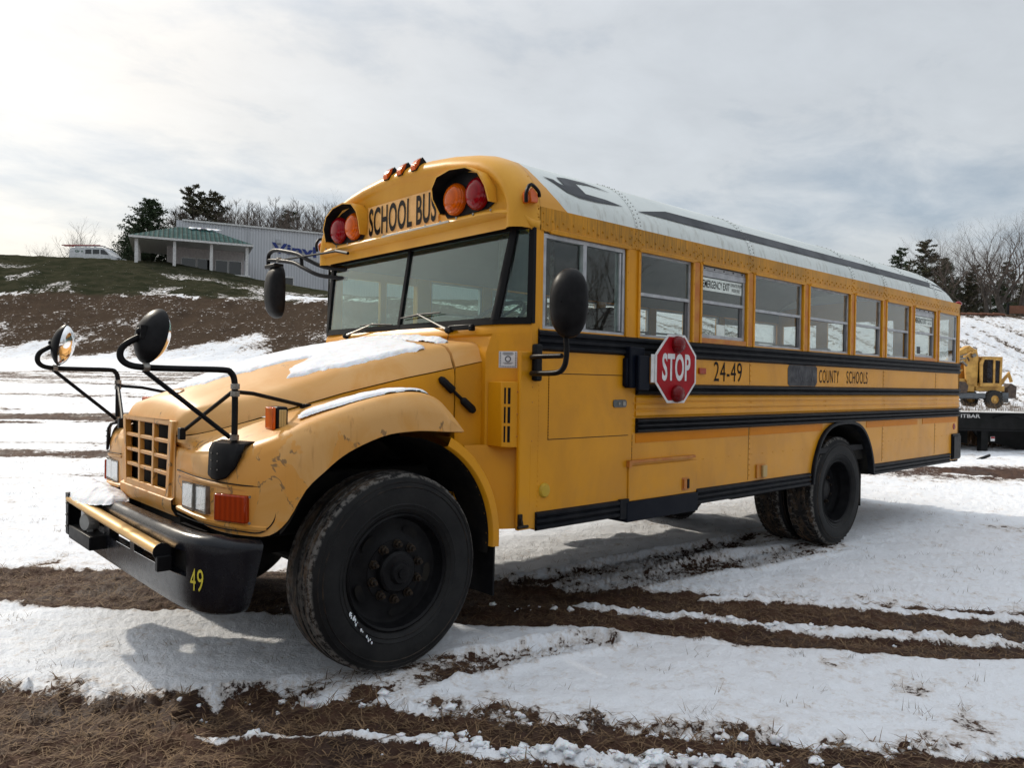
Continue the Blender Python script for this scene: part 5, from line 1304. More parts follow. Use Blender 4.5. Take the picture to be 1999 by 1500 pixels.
def hood_row(x, nose=0.0):
    zc_ = lerp(HC, x, 1); ys_, zs_ = lerp(HS, x, 1), lerp(HS, x, 2); yd, zd = lerp(HD, x, 1), lerp(HD, x, 2)
    P_ = [Vector((x, yd, zd)), Vector((x, yd + (ys_ - yd) * .28, zd + (zs_ - zd) * .60)), Vector((x, yd + (ys_ - yd) * .62, zd + (zs_ - zd) * .92)), Vector((x, ys_, zs_ + .006)),
          Vector((x, ys_ + (1.22 - ys_) * .22, zs_ + (zc_ - zs_) * .42)), Vector((x, ys_ + (1.22 - ys_) * .5, zs_ + (zc_ - zs_) * .76)), Vector((x, ys_ + (1.22 - ys_) * .78, zs_ + (zc_ - zs_) * .95)), Vector((x, 1.22, zc_))]
    return P_ + [Vector((p.x, WD - p.y, p.z)) for p in P_[-2::-1]]
def hoodz(x, y):
    y = min(y, WD - y); r_ = hood_row(x)[:8]
    return float(np.interp(y, [p.y for p in r_], [p.z for p in r_]))
hx = [-.47, -.455, -.43, -.40, -.36, -.31, -.25, -.16, -.05, .1, .27, .45, .62, .8, .93]
m = MB(); m.grid([hood_row(x) for x in hx]); r_ = hood_row(.93)
m.grid([r_, [p + Vector((0, 0, -.03)) for p in r_]])
hood = bpart(m, 'hood', P_FADE, smooth=50)
m = MB(); hx2 = [.948, 1.0, 1.08, 1.15]; m.grid([hood_row(x) for x in hx2])
r_ = hood_row(.948); m.grid([[p + Vector((0, (0.012 if p.y < 1.22 else -.012), -.03)) for p in r_], r_]); bpart(m, 'cowl_top', P_FADE, smooth=50)
for s in (0, 1):
    m = MB(); m.grid([[Vector((x, ny(lerp(HD, x, 1) + .004, s), lerp(HD, x, 2) - .006)), Vector((x, ny(lerp(HD, x, 1) + .004, s), .65))] for x in (.95, 1.05, 1.14)])
    m.grid([[Vector((.95, ny(lerp(HD, .95, 1) + .004, s), 1.58)), Vector((.95, ny(lerp(HD, .95, 1) + .05, s), 1.58))], [Vector((.95, ny(lerp(HD, .95, 1) + .004, s), .65)), Vector((.95, ny(lerp(HD, .95, 1) + .05, s), .65))]])
    bpart(m, 'cowl_side', P_YEL)
    # engine side below the hood seam
    m = MB(); xs_ = [-.15, -.05, .1, .27, .45, .62, .8, .938]
    m.grid([[Vector((x, ny(lerp(HD, x, 1) + .002, s), lerp(HD, x, 2) - .007)), Vector((x, ny(lerp(HD, x, 1) - .006, s), lerp(HD, x, 2) - .06)), Vector((x, ny(lerp(HD, x, 1), s), 1.245))] for x in xs_]); bpart(m, 'hood_side_panel', P_YEL)
# emblem
n_ = Vector((-.45, 0, .9)).normalized(); zl = hoodz(-.325, 1.22)
m = MB(); m.lathe([(0, .004), (.9, .003), (1, 0)], (0, 0, 0), (0, 0, 1), 28); 
m.v = [tuple(Vector((-.325, 1.22, zl + .004)) + Vector((0, v[0] * .085, 0)) + Vector((.9, 0, .45)).normalized() * v[1] * .035 + n_ * v[2]) for v in m.v]
bpart(m, 'hood_emblem_pad', simple('bleached_emblem', (.55, .27, .07), .35), hood)

# ---- fenders and front fascia (tilting front clip)
FC = [(-.470, .80, .865, 1.165, -.47, .802, 1.208), (-.465, .62, .835, 1.150, -.43, .725, 1.216), (-.450, .45, .805, 1.155, -.37, .67, 1.232), (-.420, .30, .788, 1.170, -.30, .62, 1.254), (-.365, .16, .785, 1.205, -.21, .565, 1.284),
      (-.29, .07, .790, 1.245, -.10, .505, 1.320), (-.22, .03, .855, 1.278, -.03, .475, 1.342), (-.14, .012, .993, 1.313, .05, .455, 1.366), (-.05, .0, 1.075, 1.345, .12, .435, 1.388), (.045, .0, 1.143, 1.375, .20, .41, 1.408),
      (.16, .0, 1.195, 1.408, .28, .392, 1.428), (.305, .0, 1.238, 1.438, .38, .375, 1.446), (.46, .0, 1.250, 1.456, .50, .355, 1.462), (.575, .0, 1.247, 1.448, .60, .340, 1.458), (.66, .0, 1.241, 1.405, .69, .328, 1.42), (.725, .0, 1.238, 1.335, .75, .322, 1.36), (.785, .0, 1.236, 1.250, .80, .32, 1.27)]
def smooth_cols(C_, k=3):
    return [tuple(v) for v in smooth_n(C_, k)]
FCS = smooth_cols(FC, 3)
def fcol(c_, s):
    ox, oy, zb, zt, ix, iy, iz = c_
    i = Vector((ix, iy)); o = Vector((ox, oy)); d = i - o; L = d.length; d = d / L; h = zt - zb
    if h < .16: fr = [(0, zb + h * .5)]
    def P_(a, z): q = o + d * a; return Vector((q.x, ny(q.y, s), z))
    e = min(.05, h * .35)
    bul = .012 * min(1, h / .2)
    L_ = [P_(.02, zb), P_(-.004, zb + .006), P_(-bul * .5, zb + h * .25), P_(-bul, zb + h * .5), P_(-bul * .6, zb + h - e * 1.4), P_(e * .25, zt - e * .55), P_(e * .8, zt - e * .15), P_(e * 1.7, zt), P_(L * .6, zt + (iz - zt) * .45), P_(L * .97, iz), ]
    return L_
for s in (0, 1):
    m = MB(); m.grid([fcol(c_, s) for c_ in FCS]); fd_ = bpart(m, 'front_fender', P_FADE, smooth=50)
    # wheel well liner and arch lip
    m = MB(); rows = []
    ar = [(c_[0], c_[2]) for c_ in FCS if c_[0] > -.29]
    lip = [Vector((x + .02 * (0), ny(.015, s), z)) for x, z in ar]
    rows = [[Vector((x, ny(.012, s), z)) for x, z in ar], [Vector((x + (.42 - x) * .02, ny(.04, s), z + .012)) for x, z in ar], [Vector((x, ny(.75, s), z + .012)) for x, z in ar]]
    m.grid(rows); m.grid([[Vector((x, ny(.75, s), z)) for x, z in ar], [Vector((x, ny(.75, s), .55)) for x, z in ar]]); bpart(m, 'wheel_well', DARK)
    # rear lip of the wheel opening, fixed to the cab
    m = MB(); rows = []
    ang = np.linspace(radians(63), radians(-4), 18); cc_ = (.40, .625)
    for rr, dd in ((.60, .05), (.606, .004), (.612, -.002), (.655, .0), (.662, .008), (.664, .16)):
        rows.append([Vector((cc_[0] + rr * cos(a) * (1.0), ny(dd, s), cc_[1] + rr * sin(a) * 1.0)) for a in ang])
    m.grid(rows); bpart(m, 'arch_lip', P_YEL, smooth=40)
    m = MB(); m.grid([[Vector((cc_[0] + .60 * cos(a), ny(.03, s), cc_[1] + .60 * sin(a))) for a in np.linspace(radians(95), radians(-8), 20)], [Vector((cc_[0] + .60 * cos(a), ny(.7, s), cc_[1] + .60 * sin(a))) for a in np.linspace(radians(95), radians(-8), 20)]]); bpart(m, 'wheel_well', DARK)
    m = MB(); m.poly([[(.0, .30), (.40, .30), (.40, .80), (.0, .80)]], lambda a, b, d: Vector((1.02 + d + (b - .3) * .01, ny(a + .01, s), b)), .012); bpart(m, 'mud_flap', BPLAS)
    # skirt between the arch and the corner
    m = MB(); m.grid([[Vector((1.0, ny(.262, s), 1.14)), Vector((1.118, ny(.215, s), 1.14)), Vector((1.29, ny(-.001, s), 1.14))], [Vector((.97, ny(.20, s), .95)), Vector((1.12, ny(.14, s), .95)), Vector((1.29, ny(-.001, s), .95))], [Vector((1.0, ny(.15, s), .655)), Vector((1.12, ny(.09, s), .655)), Vector((1.29, ny(.0, s), .655))]]); bpart(m, 'lower_cowl', P_YEL)
    # marker lamp box on the fender
    m = MB(); M_ = Matrix.Translation((-.16, ny(.27, s), 1.235)); m.box(-.03, .03, -.035, .035, -.02, .03, M_); bpart(m, 'lamp_foot', BPLAS, fd_, bevel=.004)
    Mz = M_ @ Matrix.Rotation(radians(-6 if s == 0 else 6), 4, 'Z')
    m = MB(); m.box(-.030, .030, -.058, .058, .03, .145, Mz); lb = bpart(m, 'fender_lamp', BPLAS, fd_, bevel=.012)
    m = MB(); m.box(-.048, -.030, -.056, .056, .032, .143, Mz); bpart(m, 'amber_lens', MAMB, lb, bevel=.008)
    m = MB(); yy_ = (-.066, -.058) if s == 0 else (.058, .066); m.box(-.018, .018, *yy_, .045, .130, Mz); bpart(m, 'side_lens', YLENS, lb, bevel=.003)
    # hood latch
    if s == 0:
        a_ = Vector((.845, lerp(HD, .845, 1) - .022, 1.525)); b_ = Vector((1.04, lerp(HD, 1.04, 1) - .022, 1.355))
    else:
        a_ = Vector((.845, WD - lerp(HD, .845, 1) + .022, 1.525)); b_ = Vector((1.04, WD - lerp(HD, 1.04, 1) + .022, 1.355))
    d_ = b_ - a_
    m = MB(); m.tube([a_ - d_ * .06, a_ + d_ * .02, a_ + d_ * .36, a_ + d_ * .40], [.012, .024, .026, .014], 8); m.tube([a_ + d_ * .38, a_ + d_ * .70], .011, 6)
    m.tube([a_ + d_ * .66, a_ + d_ * .72, a_ + d_ * 1.02, a_ + d_ * 1.1], [.012, .024, .026, .016], 8); bpart(m, 'hood_latch', BPLAS, bevel=.002)
# headlight bezel, headlights, turn signals
for s in (0, 1):
    f = lambda y: ny(y, s)
    m = MB(); rows = []
    pl_ = [(-.470, .735), (-.474, .70), (-.470, .52), (-.455, .40), (-.425, .28), (-.375, .165), (-.320, .095), (-.295, .075)]
    for off, z in ((.002, .832), (.010, .836), (.012, .850), (-.012, .862), (-.014, 1.012), (.006, 1.024), (.006, 1.034), (.000, 1.040)):
        row = []
        for x, y in pl_:
            n2 = Vector((-1, -.1 - 1.2 * max(0, (.5 - y)))).normalized(); zz_ = z - max(0, (.7 - y)) * .045 + (.01 if z < .9 else 0)
            row.append(Vector((x + n2.x * off, f(y + n2.y * off * .8), zz_)))
        rows.append(row)
    m.grid(rows); bz = bpart(m, 'headlight_bezel', P_FADE, smooth=30)
    gp = [Vector((x, f(y), 1.046 - max(0, (.7 - y)) * .045)) + Vector((-.006, 0, 0)) for x, y in pl_]
    gp += [Vector((-.270, f(.052), .99)), Vector((-.268, f(.050), .90)), Vector((-.285, f(.060), .845))] + [Vector((x - .004, f(y - .002), .826 - max(0, (.7 - y)) * .030)) for x, y in pl_[:-1][::-1]]
    m = MB(); m.tube(smoothpath(gp, 3), .0032, 5); bpart(m, 'panel_gap', RUB, bz)
    for k_ in range(2):
        y0 = .385 + k_ * .143; xx = -.462 + (.010 if k_ == 0 else 0)
        m = MB(); m.box(xx - .014, xx + .02, *sorted((f(y0), f(y0 + .137))), .872, .992); bpart(m, 'headlight', HLG, bz, bevel=.006)
        m = MB()
        for (ya, yb, za, zb_) in ((y0 - .003, y0 + .140, .866, .871), (y0 - .003, y0 + .140, .993, .998), (y0 - .004, y0 - .001, .87, .994), (y0 + .138, y0 + .141, .87, .994)): m.box(xx - .013, xx + .01, *sorted((f(ya), f(yb))), za, zb_)
        bpart(m, 'headlight_trim', STEEL, bz)
    p0 = Vector((-.437, f(.315), .0)); p1 = Vector((-.362, f(.135), .0)); dv = p1 - p0; L_ = dv.length; ang_ = atan2(dv.y, dv.x)
    M_ = Matrix.Translation((p0.x, p0.y, .848)) @ Matrix.Rotation(ang_, 4, 'Z')
    sgn = -1 if s == 0 else 1
    m = MB(); m.box(0, L_, *sorted((sgn * -.01, sgn * .022)), 0, .128, M_); bpart(m, 'turn_signal', DAMB, bz, bevel=.008)
    m = MB()
    for a_, b_ in ((L_ + .02, .125), (L_ + .02, .005)): m.lathe([(0, .004), (.007, .003), (.007, 0)], M_ @ Vector((a_, sgn * .012, b_)), M_.to_3x3() @ Vector((0, sgn, 0)), 8)
    bpart(m, 'screws', STEEL, bz)
# grille
def GY(y, z): k = (1.29 - z) / .40; return 1.22 + (y - 1.22) * (1 - .10 * k)
m = MB()
def gpoly(y0, y1, z0, z1, x0, x1):
    vs = [Vector((x, GY(y, z), z)) for x in (x0, x1) for y in (y0, y1) for z in (z0, z1)]
    m.add(vs, [(0, 1, 3, 2), (4, 6, 7, 5), (0, 4, 5, 1), (2, 3, 7, 6), (0, 2, 6, 4), (1, 5, 7, 3)])
gx0 = -.486
gpoly(.795, .845, .885, 1.288, gx0, -.455); gpoly(1.595, 1.645, .885, 1.288, gx0, -.455)
gpoly(.845, 1.595, 1.262, 1.288, gx0, -.455); gpoly(.845, 1.595, .885, .925, gx0, -.455)
gr = bpart(m, 'grille_frame', P_FADE, bevel=.006)
for i in (1, 2):
    m = MB(); yc = .845 + .75 * i / 3; gpoly(yc - .016, yc + .016, .925, 1.262, gx0 + .002, -.457); bpart(m, 'grille_bar', P_FADE, gr, bevel=.003)
for i in (1, 2, 3):
    m = MB(); zc_ = .925 + (1.262 - .925) * i / 4; gpoly(.845, 1.595, zc_ - .010, zc_ + .010, gx0 + .004, -.452); bpart(m, 'grille_shelf', P_FADE, gr, bevel=.003)
m = MB(); m.box(-.43, -.42, .80, 1.64, .87, 1.28); bpart(m, 'radiator_screen', DARK, gr)
# nose panel between the grille and the bumper, and beside it
m = MB(); m.grid([[Vector((-.472, y, 1.24)) for y in (.78, .80)], [Vector((-.474, y, .86)) for y in (.78, .86)]]); m.grid([[Vector((-.472, WD - y, 1.24)) for y in (.78, .80)], [Vector((-.474, WD - y, .86)) for y in (.78, .86)]])
m.grid([[Vector((x, y, z)) for y in (.78, .9, 1.22, 1.54, 1.66)] for x, z in ((-.47, .90), (-.492, .885), (-.488, .84), (-.465, .80), (-.44, .795))]); bpart(m, 'nose_panel', P_FADE)
m = MB(); m.grid([[Vector((-.47, .80, 1.21)), Vector((-.47, .80, .87))], [Vector((-.47, .84, 1.27)), Vector((-.472, .86, .87))]]); m.grid([[Vector((-.47, WD - .80, 1.21)), Vector((-.47, WD - .80, .87))], [Vector((-.47, WD - .84, 1.27)), Vector((-.472, WD - .86, .87))]]); bpart(m, 'nose_panel', P_FADE)

# ---- bumper
BP = smooth_n([(-.300, .085), (-.40, .078), (-.48, .095), (-.540, .15), (-.580, .235), (-.605, .40), (-.612, .75), (-.614, 1.22)], 5)
BP = [np.array(p) for p in BP]; BP = BP + [np.array((p[0], WD - p[1])) for p in BP[-2::-1]]
BL = [0]
for i in range(1, len(BP)): BL.append(BL[-1] + float(np.linalg.norm(BP[i] - BP[i - 1])))
BLT = BL[-1]
def bpos(sv, z, off=0.0):
    x = float(np.interp(sv, BL, [p[0] for p in BP])); y = float(np.interp(sv, BL, [p[1] for p in BP]))
    x2 = float(np.interp(sv + .01, BL, [p[0] for p in BP])); y2 = float(np.interp(sv + .01, BL, [p[1] for p in BP]))
    x1 = float(np.interp(sv - .01, BL, [p[0] for p in BP])); y1 = float(np.interp(sv - .01, BL, [p[1] for p in BP]))
    t_ = Vector((x2 - x1, y2 - y1)).normalized(); n = Vector((-t_.y, t_.x)) if True else t_
    e = min(sv, BLT - sv)
    # slanted rear edge
    if e < .12: sl = (0.79 - z) * .22 * (1 - e / .12)
    else: sl = 0
    return Vector((x + n.x * off - sl, y + n.y * off, z))
def s_of_y(y): return float(np.interp(y, [p[1] for p in BP[4:-4]], BL[4:-4]))
m = MB(); sv = np.linspace(0, BLT, 120)
def brow(z, off): return [bpos(float(a), z - (.035 * (1 - min(1, min(a, BLT - a) / .25)) if z > .75 else 0), off) for a in sv]
# face made as strips with openings in the middle strip
holes = [(.27, .50), (.60, .95), (1.02, 1.40), (1.50, 1.84)]
hs = [(s_of_y(a_), s_of_y(b_)) for a_, b_ in holes]
sv = sorted(list(np.linspace(0, BLT, 120)) + [e for h_ in hs for e in h_])
RW = [brow(.775, -.10), brow(.802, -.085), brow(.806, -.045), brow(.800, -.018), brow(.785, -.003), brow(.765, .002), brow(.727, .002), brow(.613, .0), brow(.56, .0), brow(.50, -.004), brow(.468, -.014), brow(.452, -.030), brow(.448, -.06)]
nC = len(sv); fl = []
for i in range(len(RW) - 1):
    for j in range(nC - 1):
        mid = (sv[j] + sv[j + 1]) / 2
        if i == 6 and any(h0 < mid < h1 for h0, h1 in hs): continue
        fl.append((i * nC + j, i * nC + j + 1, (i + 1) * nC + j + 1, (i + 1) * nC + j))
m.add([p for r_ in RW for p in r_], fl)
for a_, b_ in holes:
    for sa in (s_of_y(a_), s_of_y(b_)):
        m.grid([[bpos(sa, .726, .001), bpos(sa, .614, .0)], [bpos(sa, .726, -.05), bpos(sa, .614, -.05)]])
    m.grid([[bpos(float(a), .6145, .0) for a in np.linspace(s_of_y(a_), s_of_y(b_), 8)], [bpos(float(a), .6145, -.05) for a in np.linspace(s_of_y(a_), s_of_y(b_), 8)]])
bum = bpart(m, 'front_bumper', BUMP, smooth=45)
m = MB()
for a_, b_ in ((holes[0]),):
    m.box(-.56, -.545, a_ - .02, b_ + .02, .60, .74)
bpart(m, 'tow_hook_recess', DARK, bum)
m = MB(); sv49 = s_of_y(.16)
vs, fs = textgeo('49', .078, .100, .0, 1.1)
m.add([bpos(s_of_y(.235) - a + .0, .560 + b, .0035) for a, b in vs], fs); m.build('bumper_number', YTEXT, bum, smooth=0, weld=False, normals=False)
m = MB(); m.poly([[(.36, .80), (.66, .80), (.60, .835), (.40, .82)]], lambda a, b, d: Vector((-.47 + d - (b - .8), a, .79 + (b - .8) * .3)), .01); bpart(m, 'step_plate', BPLAS, bum)
# crossing gate folded along the bumper
gate = MB(); pts = [(-.655, .40, .715), (-.660, .90, .728), (-.665, 1.5, .745), (-.668, 1.98, .762)]
gate.tube(pts, .040, 14, flat=.62); gt = bpart(gate, 'crossing_gate_arm', GOLD)
m = MB(); m.lathe([(0, 0), (.041, 0), (.041, .006), (0, .006)], (-.655, .395, .715), (0, -1, 0), 18); bpart(m, 'end_cap', RUB, gt)
m = MB(); m.box(-.685, -.62, .36, .395, .63, .70); m.tube([(-.65, .44, .69), (-.63, .42, .62)], .012, 6); bpart(m, 'arm_rest', BPLAS, gt, bevel=.004)
m = MB(); m.box(-.700, -.62, 1.985, 2.005, .56, .80); m.box(-.700, -.69, 1.95, 2.005, .56, .80); m.box(-.70, -.60, 1.94, 2.0, .55, .575); hb_ = bpart(m, 'gate_bracket', BPLAS, bevel=.003)
m = MB(); 
for z in (.60, .67, .74): m.sphere((-.703, 1.975, z), .007, 8, 6)
bpart(m, 'bolts', STEEL, hb_)
m = MB(); m.lathe([(0, .03), (.045, .028), (.052, .015), (.052, -.03), (0, -.03)], (-.655, 1.66, .665), (-.9, -.3, 0), 18)
for k_ in range(6): a_ = k_ * pi / 3; m.box(-.67, -.64, 1.66 + .056 * cos(a_) - .008, 1.66 + .056 * cos(a_) + .008, .665 + .056 * sin(a_) - .008, .665 + .056 * sin(a_) + .008)
bpart(m, 'gate_motor', simple('pale_grey_casting', (.30, .30, .29), .6), hb_)
m = MB(); m.box(-.70, -.56, 1.46, 1.93, .535, .612); bpart(m, 'gate_control_box', BPLAS, bevel=.006)

# ---- running gear
def wheel(x, yo, s, R=.52, w=.275, front=True, tag_='wheel', steer=0.0, inner=False):
    ax = Vector((0, -1 if s == 0 else 1, 0)); o = Vector((x, ny(yo, s), R)); n = 64
    if steer: ax = Matrix.Rotation(steer, 3, 'Z') @ ax
    tp = [(.300, -.03), (.312, -.008), (.330, .002), (.333, .006), (.337, .003), (.352, .009), (.355, .012), (.360, .009), (.39, .014), (.43, .014), (.443, .012), (.446, .016), (.450, .010), (.468, .006), (.471, .009), (.475, .003), (.490, -.006), (.502, -.016), (.5075, -.028)]
    tr_ = []
    gw = (w - .056) / 5
    for i in range(5):
        a = -.028 - gw * i; tr_ += [(.520 - .004 * abs(i - 2), a - .001), (.520 - .004 * abs(i - 2), a - gw * .86), (.506, a - gw * .88), (.506, a - gw * .98)]
    P_ = tp + tr_[:-2] + [(.5075, -w + .028), (.490, -w + .006), (.43, -w - .012), (.34, -w), (.30, -w + .03)]
    m_ = MB(); m_.lathe(P_, o, ax, n)
    if not front:
        sg = 1 if s == 0 else -1
        for k_ in range(52):
            for j in range(4):
                M_ = Matrix.Translation((x, ny(yo + .045 + j * .058, s), R)) @ Matrix.Rotation(2 * pi * k_ / 52 + (.03 if j % 2 else 0), 4, 'Y') @ Matrix.Rotation(.35 * (1 if j % 2 else -1), 4, 'X')
                m_.box(.500, .5215, -.022, .022, -.020, .020, M_)
    if front:
        prof = [(.300, -.035), (.306, -.012), (.296, -.004), (.286, -.014), (.282, -.05), (.270, -.075), (.245, -.082), (.18, -.060), (.165, -.055), (.165, -.050), (.11, -.050), (.11, -.050)]
        hub = [(.112, -.055), (.108, -.02), (.095, -.008), (.06, -.004), (.055, .012), (.048, .022), (.026, .024), (.025, .034), (0, .034)]
        nutr, nuth = .143, -.050
    else:
        prof = [(.300, -.035), (.306, -.012), (.296, -.004), (.286, -.014), (.280, -.05), (.270, -.13), (.255, -.165), (.235, -.175), (.18, -.178), (.165, -.178), (.11, -.178)]
        hub = [(.112, -.178), (.100, -.13), (.08, -.118), (.05, -.113), (0, -.113)]
        nutr, nuth = .143, -.178
    r_ = MB(); r_.lathe(prof, o, ax, 48); r_.lathe([(.300, -.035), (.29, -w * .5), (.27, -w * .75), (.27, -.1)], o, ax, 48)
    wh = bpart(r_, tag_, BPLAS, smooth=35); bpart(m_, 'tyre', TYREM, wh, smooth=35)
    h_ = MB(); h_.lathe(hub, o, ax, 32); bpart(h_, 'hub', BPLAS, wh, smooth=35)
    if not inner:
        u = ax.cross(Vector((0, 0, 1))).normalized(); v = ax.cross(u)
        for k_ in range(10):
            a = 2 * pi * k_ / 10 + .25; c = o + (u * cos(a) + v * sin(a)) * nutr
            q_ = MB(); q_.lathe([(.026, nuth), (.026, nuth + .008), (.020, nuth + .009), (.0195, nuth + .028), (.013, nuth + .031), (.011, nuth + .046), (0, nuth + .047)], c, ax, 6 if k_ % 2 else 8); bpart(q_, 'lug_nut', RUST, wh, smooth=25)
        if front:
            for k_ in range(5):
                a = 2 * pi * (k_ + .35) / 5; c = o + (u * cos(a) + v * sin(a)) * .215
                q_ = MB(); tdir = (-u * sin(a) + v * cos(a)); rdir = (u * cos(a) + v * sin(a)); N_ = 14
                pts_ = [c + tdir * .052 * cos(b) + rdir * .026 * sin(b) + ax * (-.0695 + (.0 if True else 0)) for b in np.linspace(0, 2 * pi, N_ + 1)[:-1]]
                q_.add([p + ax * .0035 for p in pts_], [tuple(range(N_))]); bpart(q_, 'hand_hole', DARK, wh, smooth=0)
    return wh
t = NT('worn_muddy_tyre'); X = t.xyz()
rad2 = t.noise(6, 6, 0.7)
geo = t.n.new('ShaderNodeNewGeometry'); sn = t.n.new('ShaderNodeSeparateXYZ'); t.l.new(geo.outputs['Normal'], sn.inputs[0])
ny_ = t.math('ABSOLUTE', sn.outputs[1]); trd = t.step(ny_, 0.75, 0.35)
mudm = t.math('MULTIPLY', trd, t.step(t.noise(7, 7, 0.7, (1, 2.5, 1)), 0.42, 0.66))
c = t.mix(t.step(rad2, .35, .7), (0.006, 0.006, 0.007), (0.014, 0.014, 0.014)); c = t.mix(t.math('MULTIPLY', mudm, .85), c, (0.125, 0.080, 0.048))
rx1 = t.math('SUBTRACT', X[0], .41); rx2 = t.math('SUBTRACT', X[0], 5.43); rxm = t.math('MINIMUM', t.math('ABSOLUTE', rx1), t.math('ABSOLUTE', rx2)); rzz = t.math('SUBTRACT', X[2], .52)
rr_ = t.math('SQRT', t.math('ADD', t.math('MULTIPLY', rxm, rxm), t.math('MULTIPLY', rzz, rzz)))
shl = t.math('MULTIPLY', t.math('MULTIPLY', t.step(rr_, .488, .500), t.step(rr_, .522, .506)), t.step(t.noise(34, 5, .7), .42, .56)); c = t.mix(t.math('MULTIPLY', shl, .55), c, (0.27, .255, .235))
t.set('Specular IOR Level', .25); t.set('Base Color', c); t.set('Roughness', .68); t.bump(t.noise(30, 6, .7), .5, .006); TYREM = t.m
wf = wheel(.41, .04, 0, steer=0.0)
wheel(.41, .04, 1)
for s in (0, 1):
    wheel(5.43, .045, s, front=False); wheel(5.43, .385, s, front=False, inner=True)
m = MB()
rs_ = random.Random(4)
for k_ in range(34):
    t_ = rs_.random(); p = Vector((.41 - .30 + .13 * t_ + rs_.gauss(0, .004), .026, .52 - .15 - .18 * t_ + rs_.gauss(0, .006))) ; 
    if (0.35 < t_ < .5) or t_ > .8 and rs_.random() < .6: continue
    m.sphere(p, rs_.uniform(.002, .006), 6, 5, (1, .5, 1.6))
o = m.build('snow_crumbs', SNOW); tag(o, 'few crumbs of snow stuck to the lower front tyre wall', 'snow')
m = MB()
for y in (.80, 1.64): m.box(-.45, 8.5, y - .04, y + .04, .60, .80)
bpart(m, 'frame_rails', DARK)
m = MB(); m.box(-.40, .95, .85, 1.6, .62, 1.22); m.box(-.30, .9, .45, .85, .70, 1.02); bpart(m, 'engine', DARK, bevel=.02)
m = MB(); m.tube([(.41, .2, .50), (.41, .6, .42), (.41, 1.84, .42), (.41, 2.24, .50)], .06, 8); m.tube([(.15, .35, .52), (.15, 2.1, .52)], .02, 6); bpart(m, 'front_axle', DARK)
m = MB(); m.tube([(5.43, .4, .52), (5.43, 2.04, .52)], .08, 10); m.sphere((5.43, 1.22, .52), .2, 14, 10); m.tube([(5.25, 1.22, .55), (1.2, 1.22, .68)], .05, 8); bpart(m, 'rear_axle', DARK)
m = MB(); m.box(1.33, 8.5, .06, 2.38, .80, .90); bpart(m, 'underfloor', DARK)
m = MB(); m.box(3.3, 4.3, 1.75, 2.38, .42, .80); bpart(m, 'fuel_tank', DARK, bevel=.04)
m = MB(); m.tube([(4.25, .50, .60), (4.85, .50, .60)], .11, 14); m.tube([(4.9, .9, .6), (8.4, .9, .6)], .05, 8); bpart(m, 'air_tank', DARK)
m = MB(); ao = [(5.425 + (a - 5.425) * .93, .70 + (b - .70) * .93 if b > .7 else b) for a, b in arc_out()]
for s in (0, 1):
    m = MB(); m.grid([[Vector((a, ny(.02, s), b)) for a, b in ao], [Vector((a, ny(.78, s), b)) for a, b in ao]]); m.poly([ao], lambda a, b, d: Vector((a, ny(.78, s), b)))
    bpart(m, 'rear_wheel_well', DARK)
m = MB(); m.box(6.0, 6.012, .08, .70, .32, .75); m.box(6.0, 6.012, WD - .70, WD - .08, .32, .75); bpart(m, 'rear_mud_flap', BPLAS)
# vent box, sticker, latch, mirror foot on the cab corner
m = MB(); vb = [(1.330, -.001), (1.165, .028), (1.120, .075), (1.125, .205), (1.330, .06)]
m.poly([vb], lambda a, b, d: Vector((a, b, 1.135 + d)), .385); vx_ = bpart(m, 'vent_box', P_YEL, bevel=.006)
fa = Vector((1.165, .028, 0)); fb_ = Vector((1.120, .078, 0)); dv = (fb_ - fa); nv_ = Vector((-dv.y, dv.x, 0)).normalized()
nv_ = nv_ if nv_.x < 0 else -nv_
m = MB()
for j in range(3):
    for k_ in range(2):
        a0 = fa + dv * (.16 + k_ * .40); a1 = a0 + dv * .24; z0 = 1.165 + j * .112
        m.add([a0 + nv_ * .0015 + Vector((0, 0, z0)), a1 + nv_ * .0015 + Vector((0, 0, z0)), a1 + nv_ * .0015 + Vector((0, 0, z0 + .095)), a0 + nv_ * .0015 + Vector((0, 0, z0 + .095))], [(0, 1, 2, 3)])
bpart(m, 'vent_slots', RUB, vx_, smooth=0)
m = MB()
for x, z in ((1.20, 1.46), (1.20, 1.33), (1.20, 1.20), (1.30, 1.49), (1.30, 1.40), (1.30, 1.17)): m.sphere((x, .020 - (x - 1.2) * .17, z), .006, 8, 6)
bpart(m, 'screws', ORRUST, vx_)
pa = Vector((1.288, .002, 0)); pb_ = Vector((1.117, .218, 0)); dv = (pb_ - pa).normalized(); nrm_ = Vector((-dv.y, dv.x, 0)); nrm_ = nrm_ if nrm_.y < 0 else -nrm_
def diag(t_, z, off=.002): return pa + dv * t_ + nrm_ * off + Vector((0, 0, z))
m = MB(); m.add([diag(.085, 1.602), diag(.195, 1.602), diag(.195, 1.700), diag(.085, 1.700)], [(0, 1, 2, 3)]); stk = bpart(m, 'inspection_sticker', WHT, smooth=0)
m = MB()
for j in range(9):
    for e in (.090, .183):
        m.add([diag(e, 1.606 + j * .0102, .0035), diag(e + .007, 1.606 + j * .0102, .0035), diag(e + .007, 1.612 + j * .0102, .0035), diag(e, 1.612 + j * .0102, .0035)], [(0, 1, 2, 3)])
for j in range(8):
    m.add([diag(.100 + j * .0102, 1.606, .0035), diag(.107 + j * .0102, 1.606, .0035), diag(.107 + j * .0102, 1.612, .0035), diag(.100 + j * .0102, 1.612, .0035)], [(0, 1, 2, 3)])
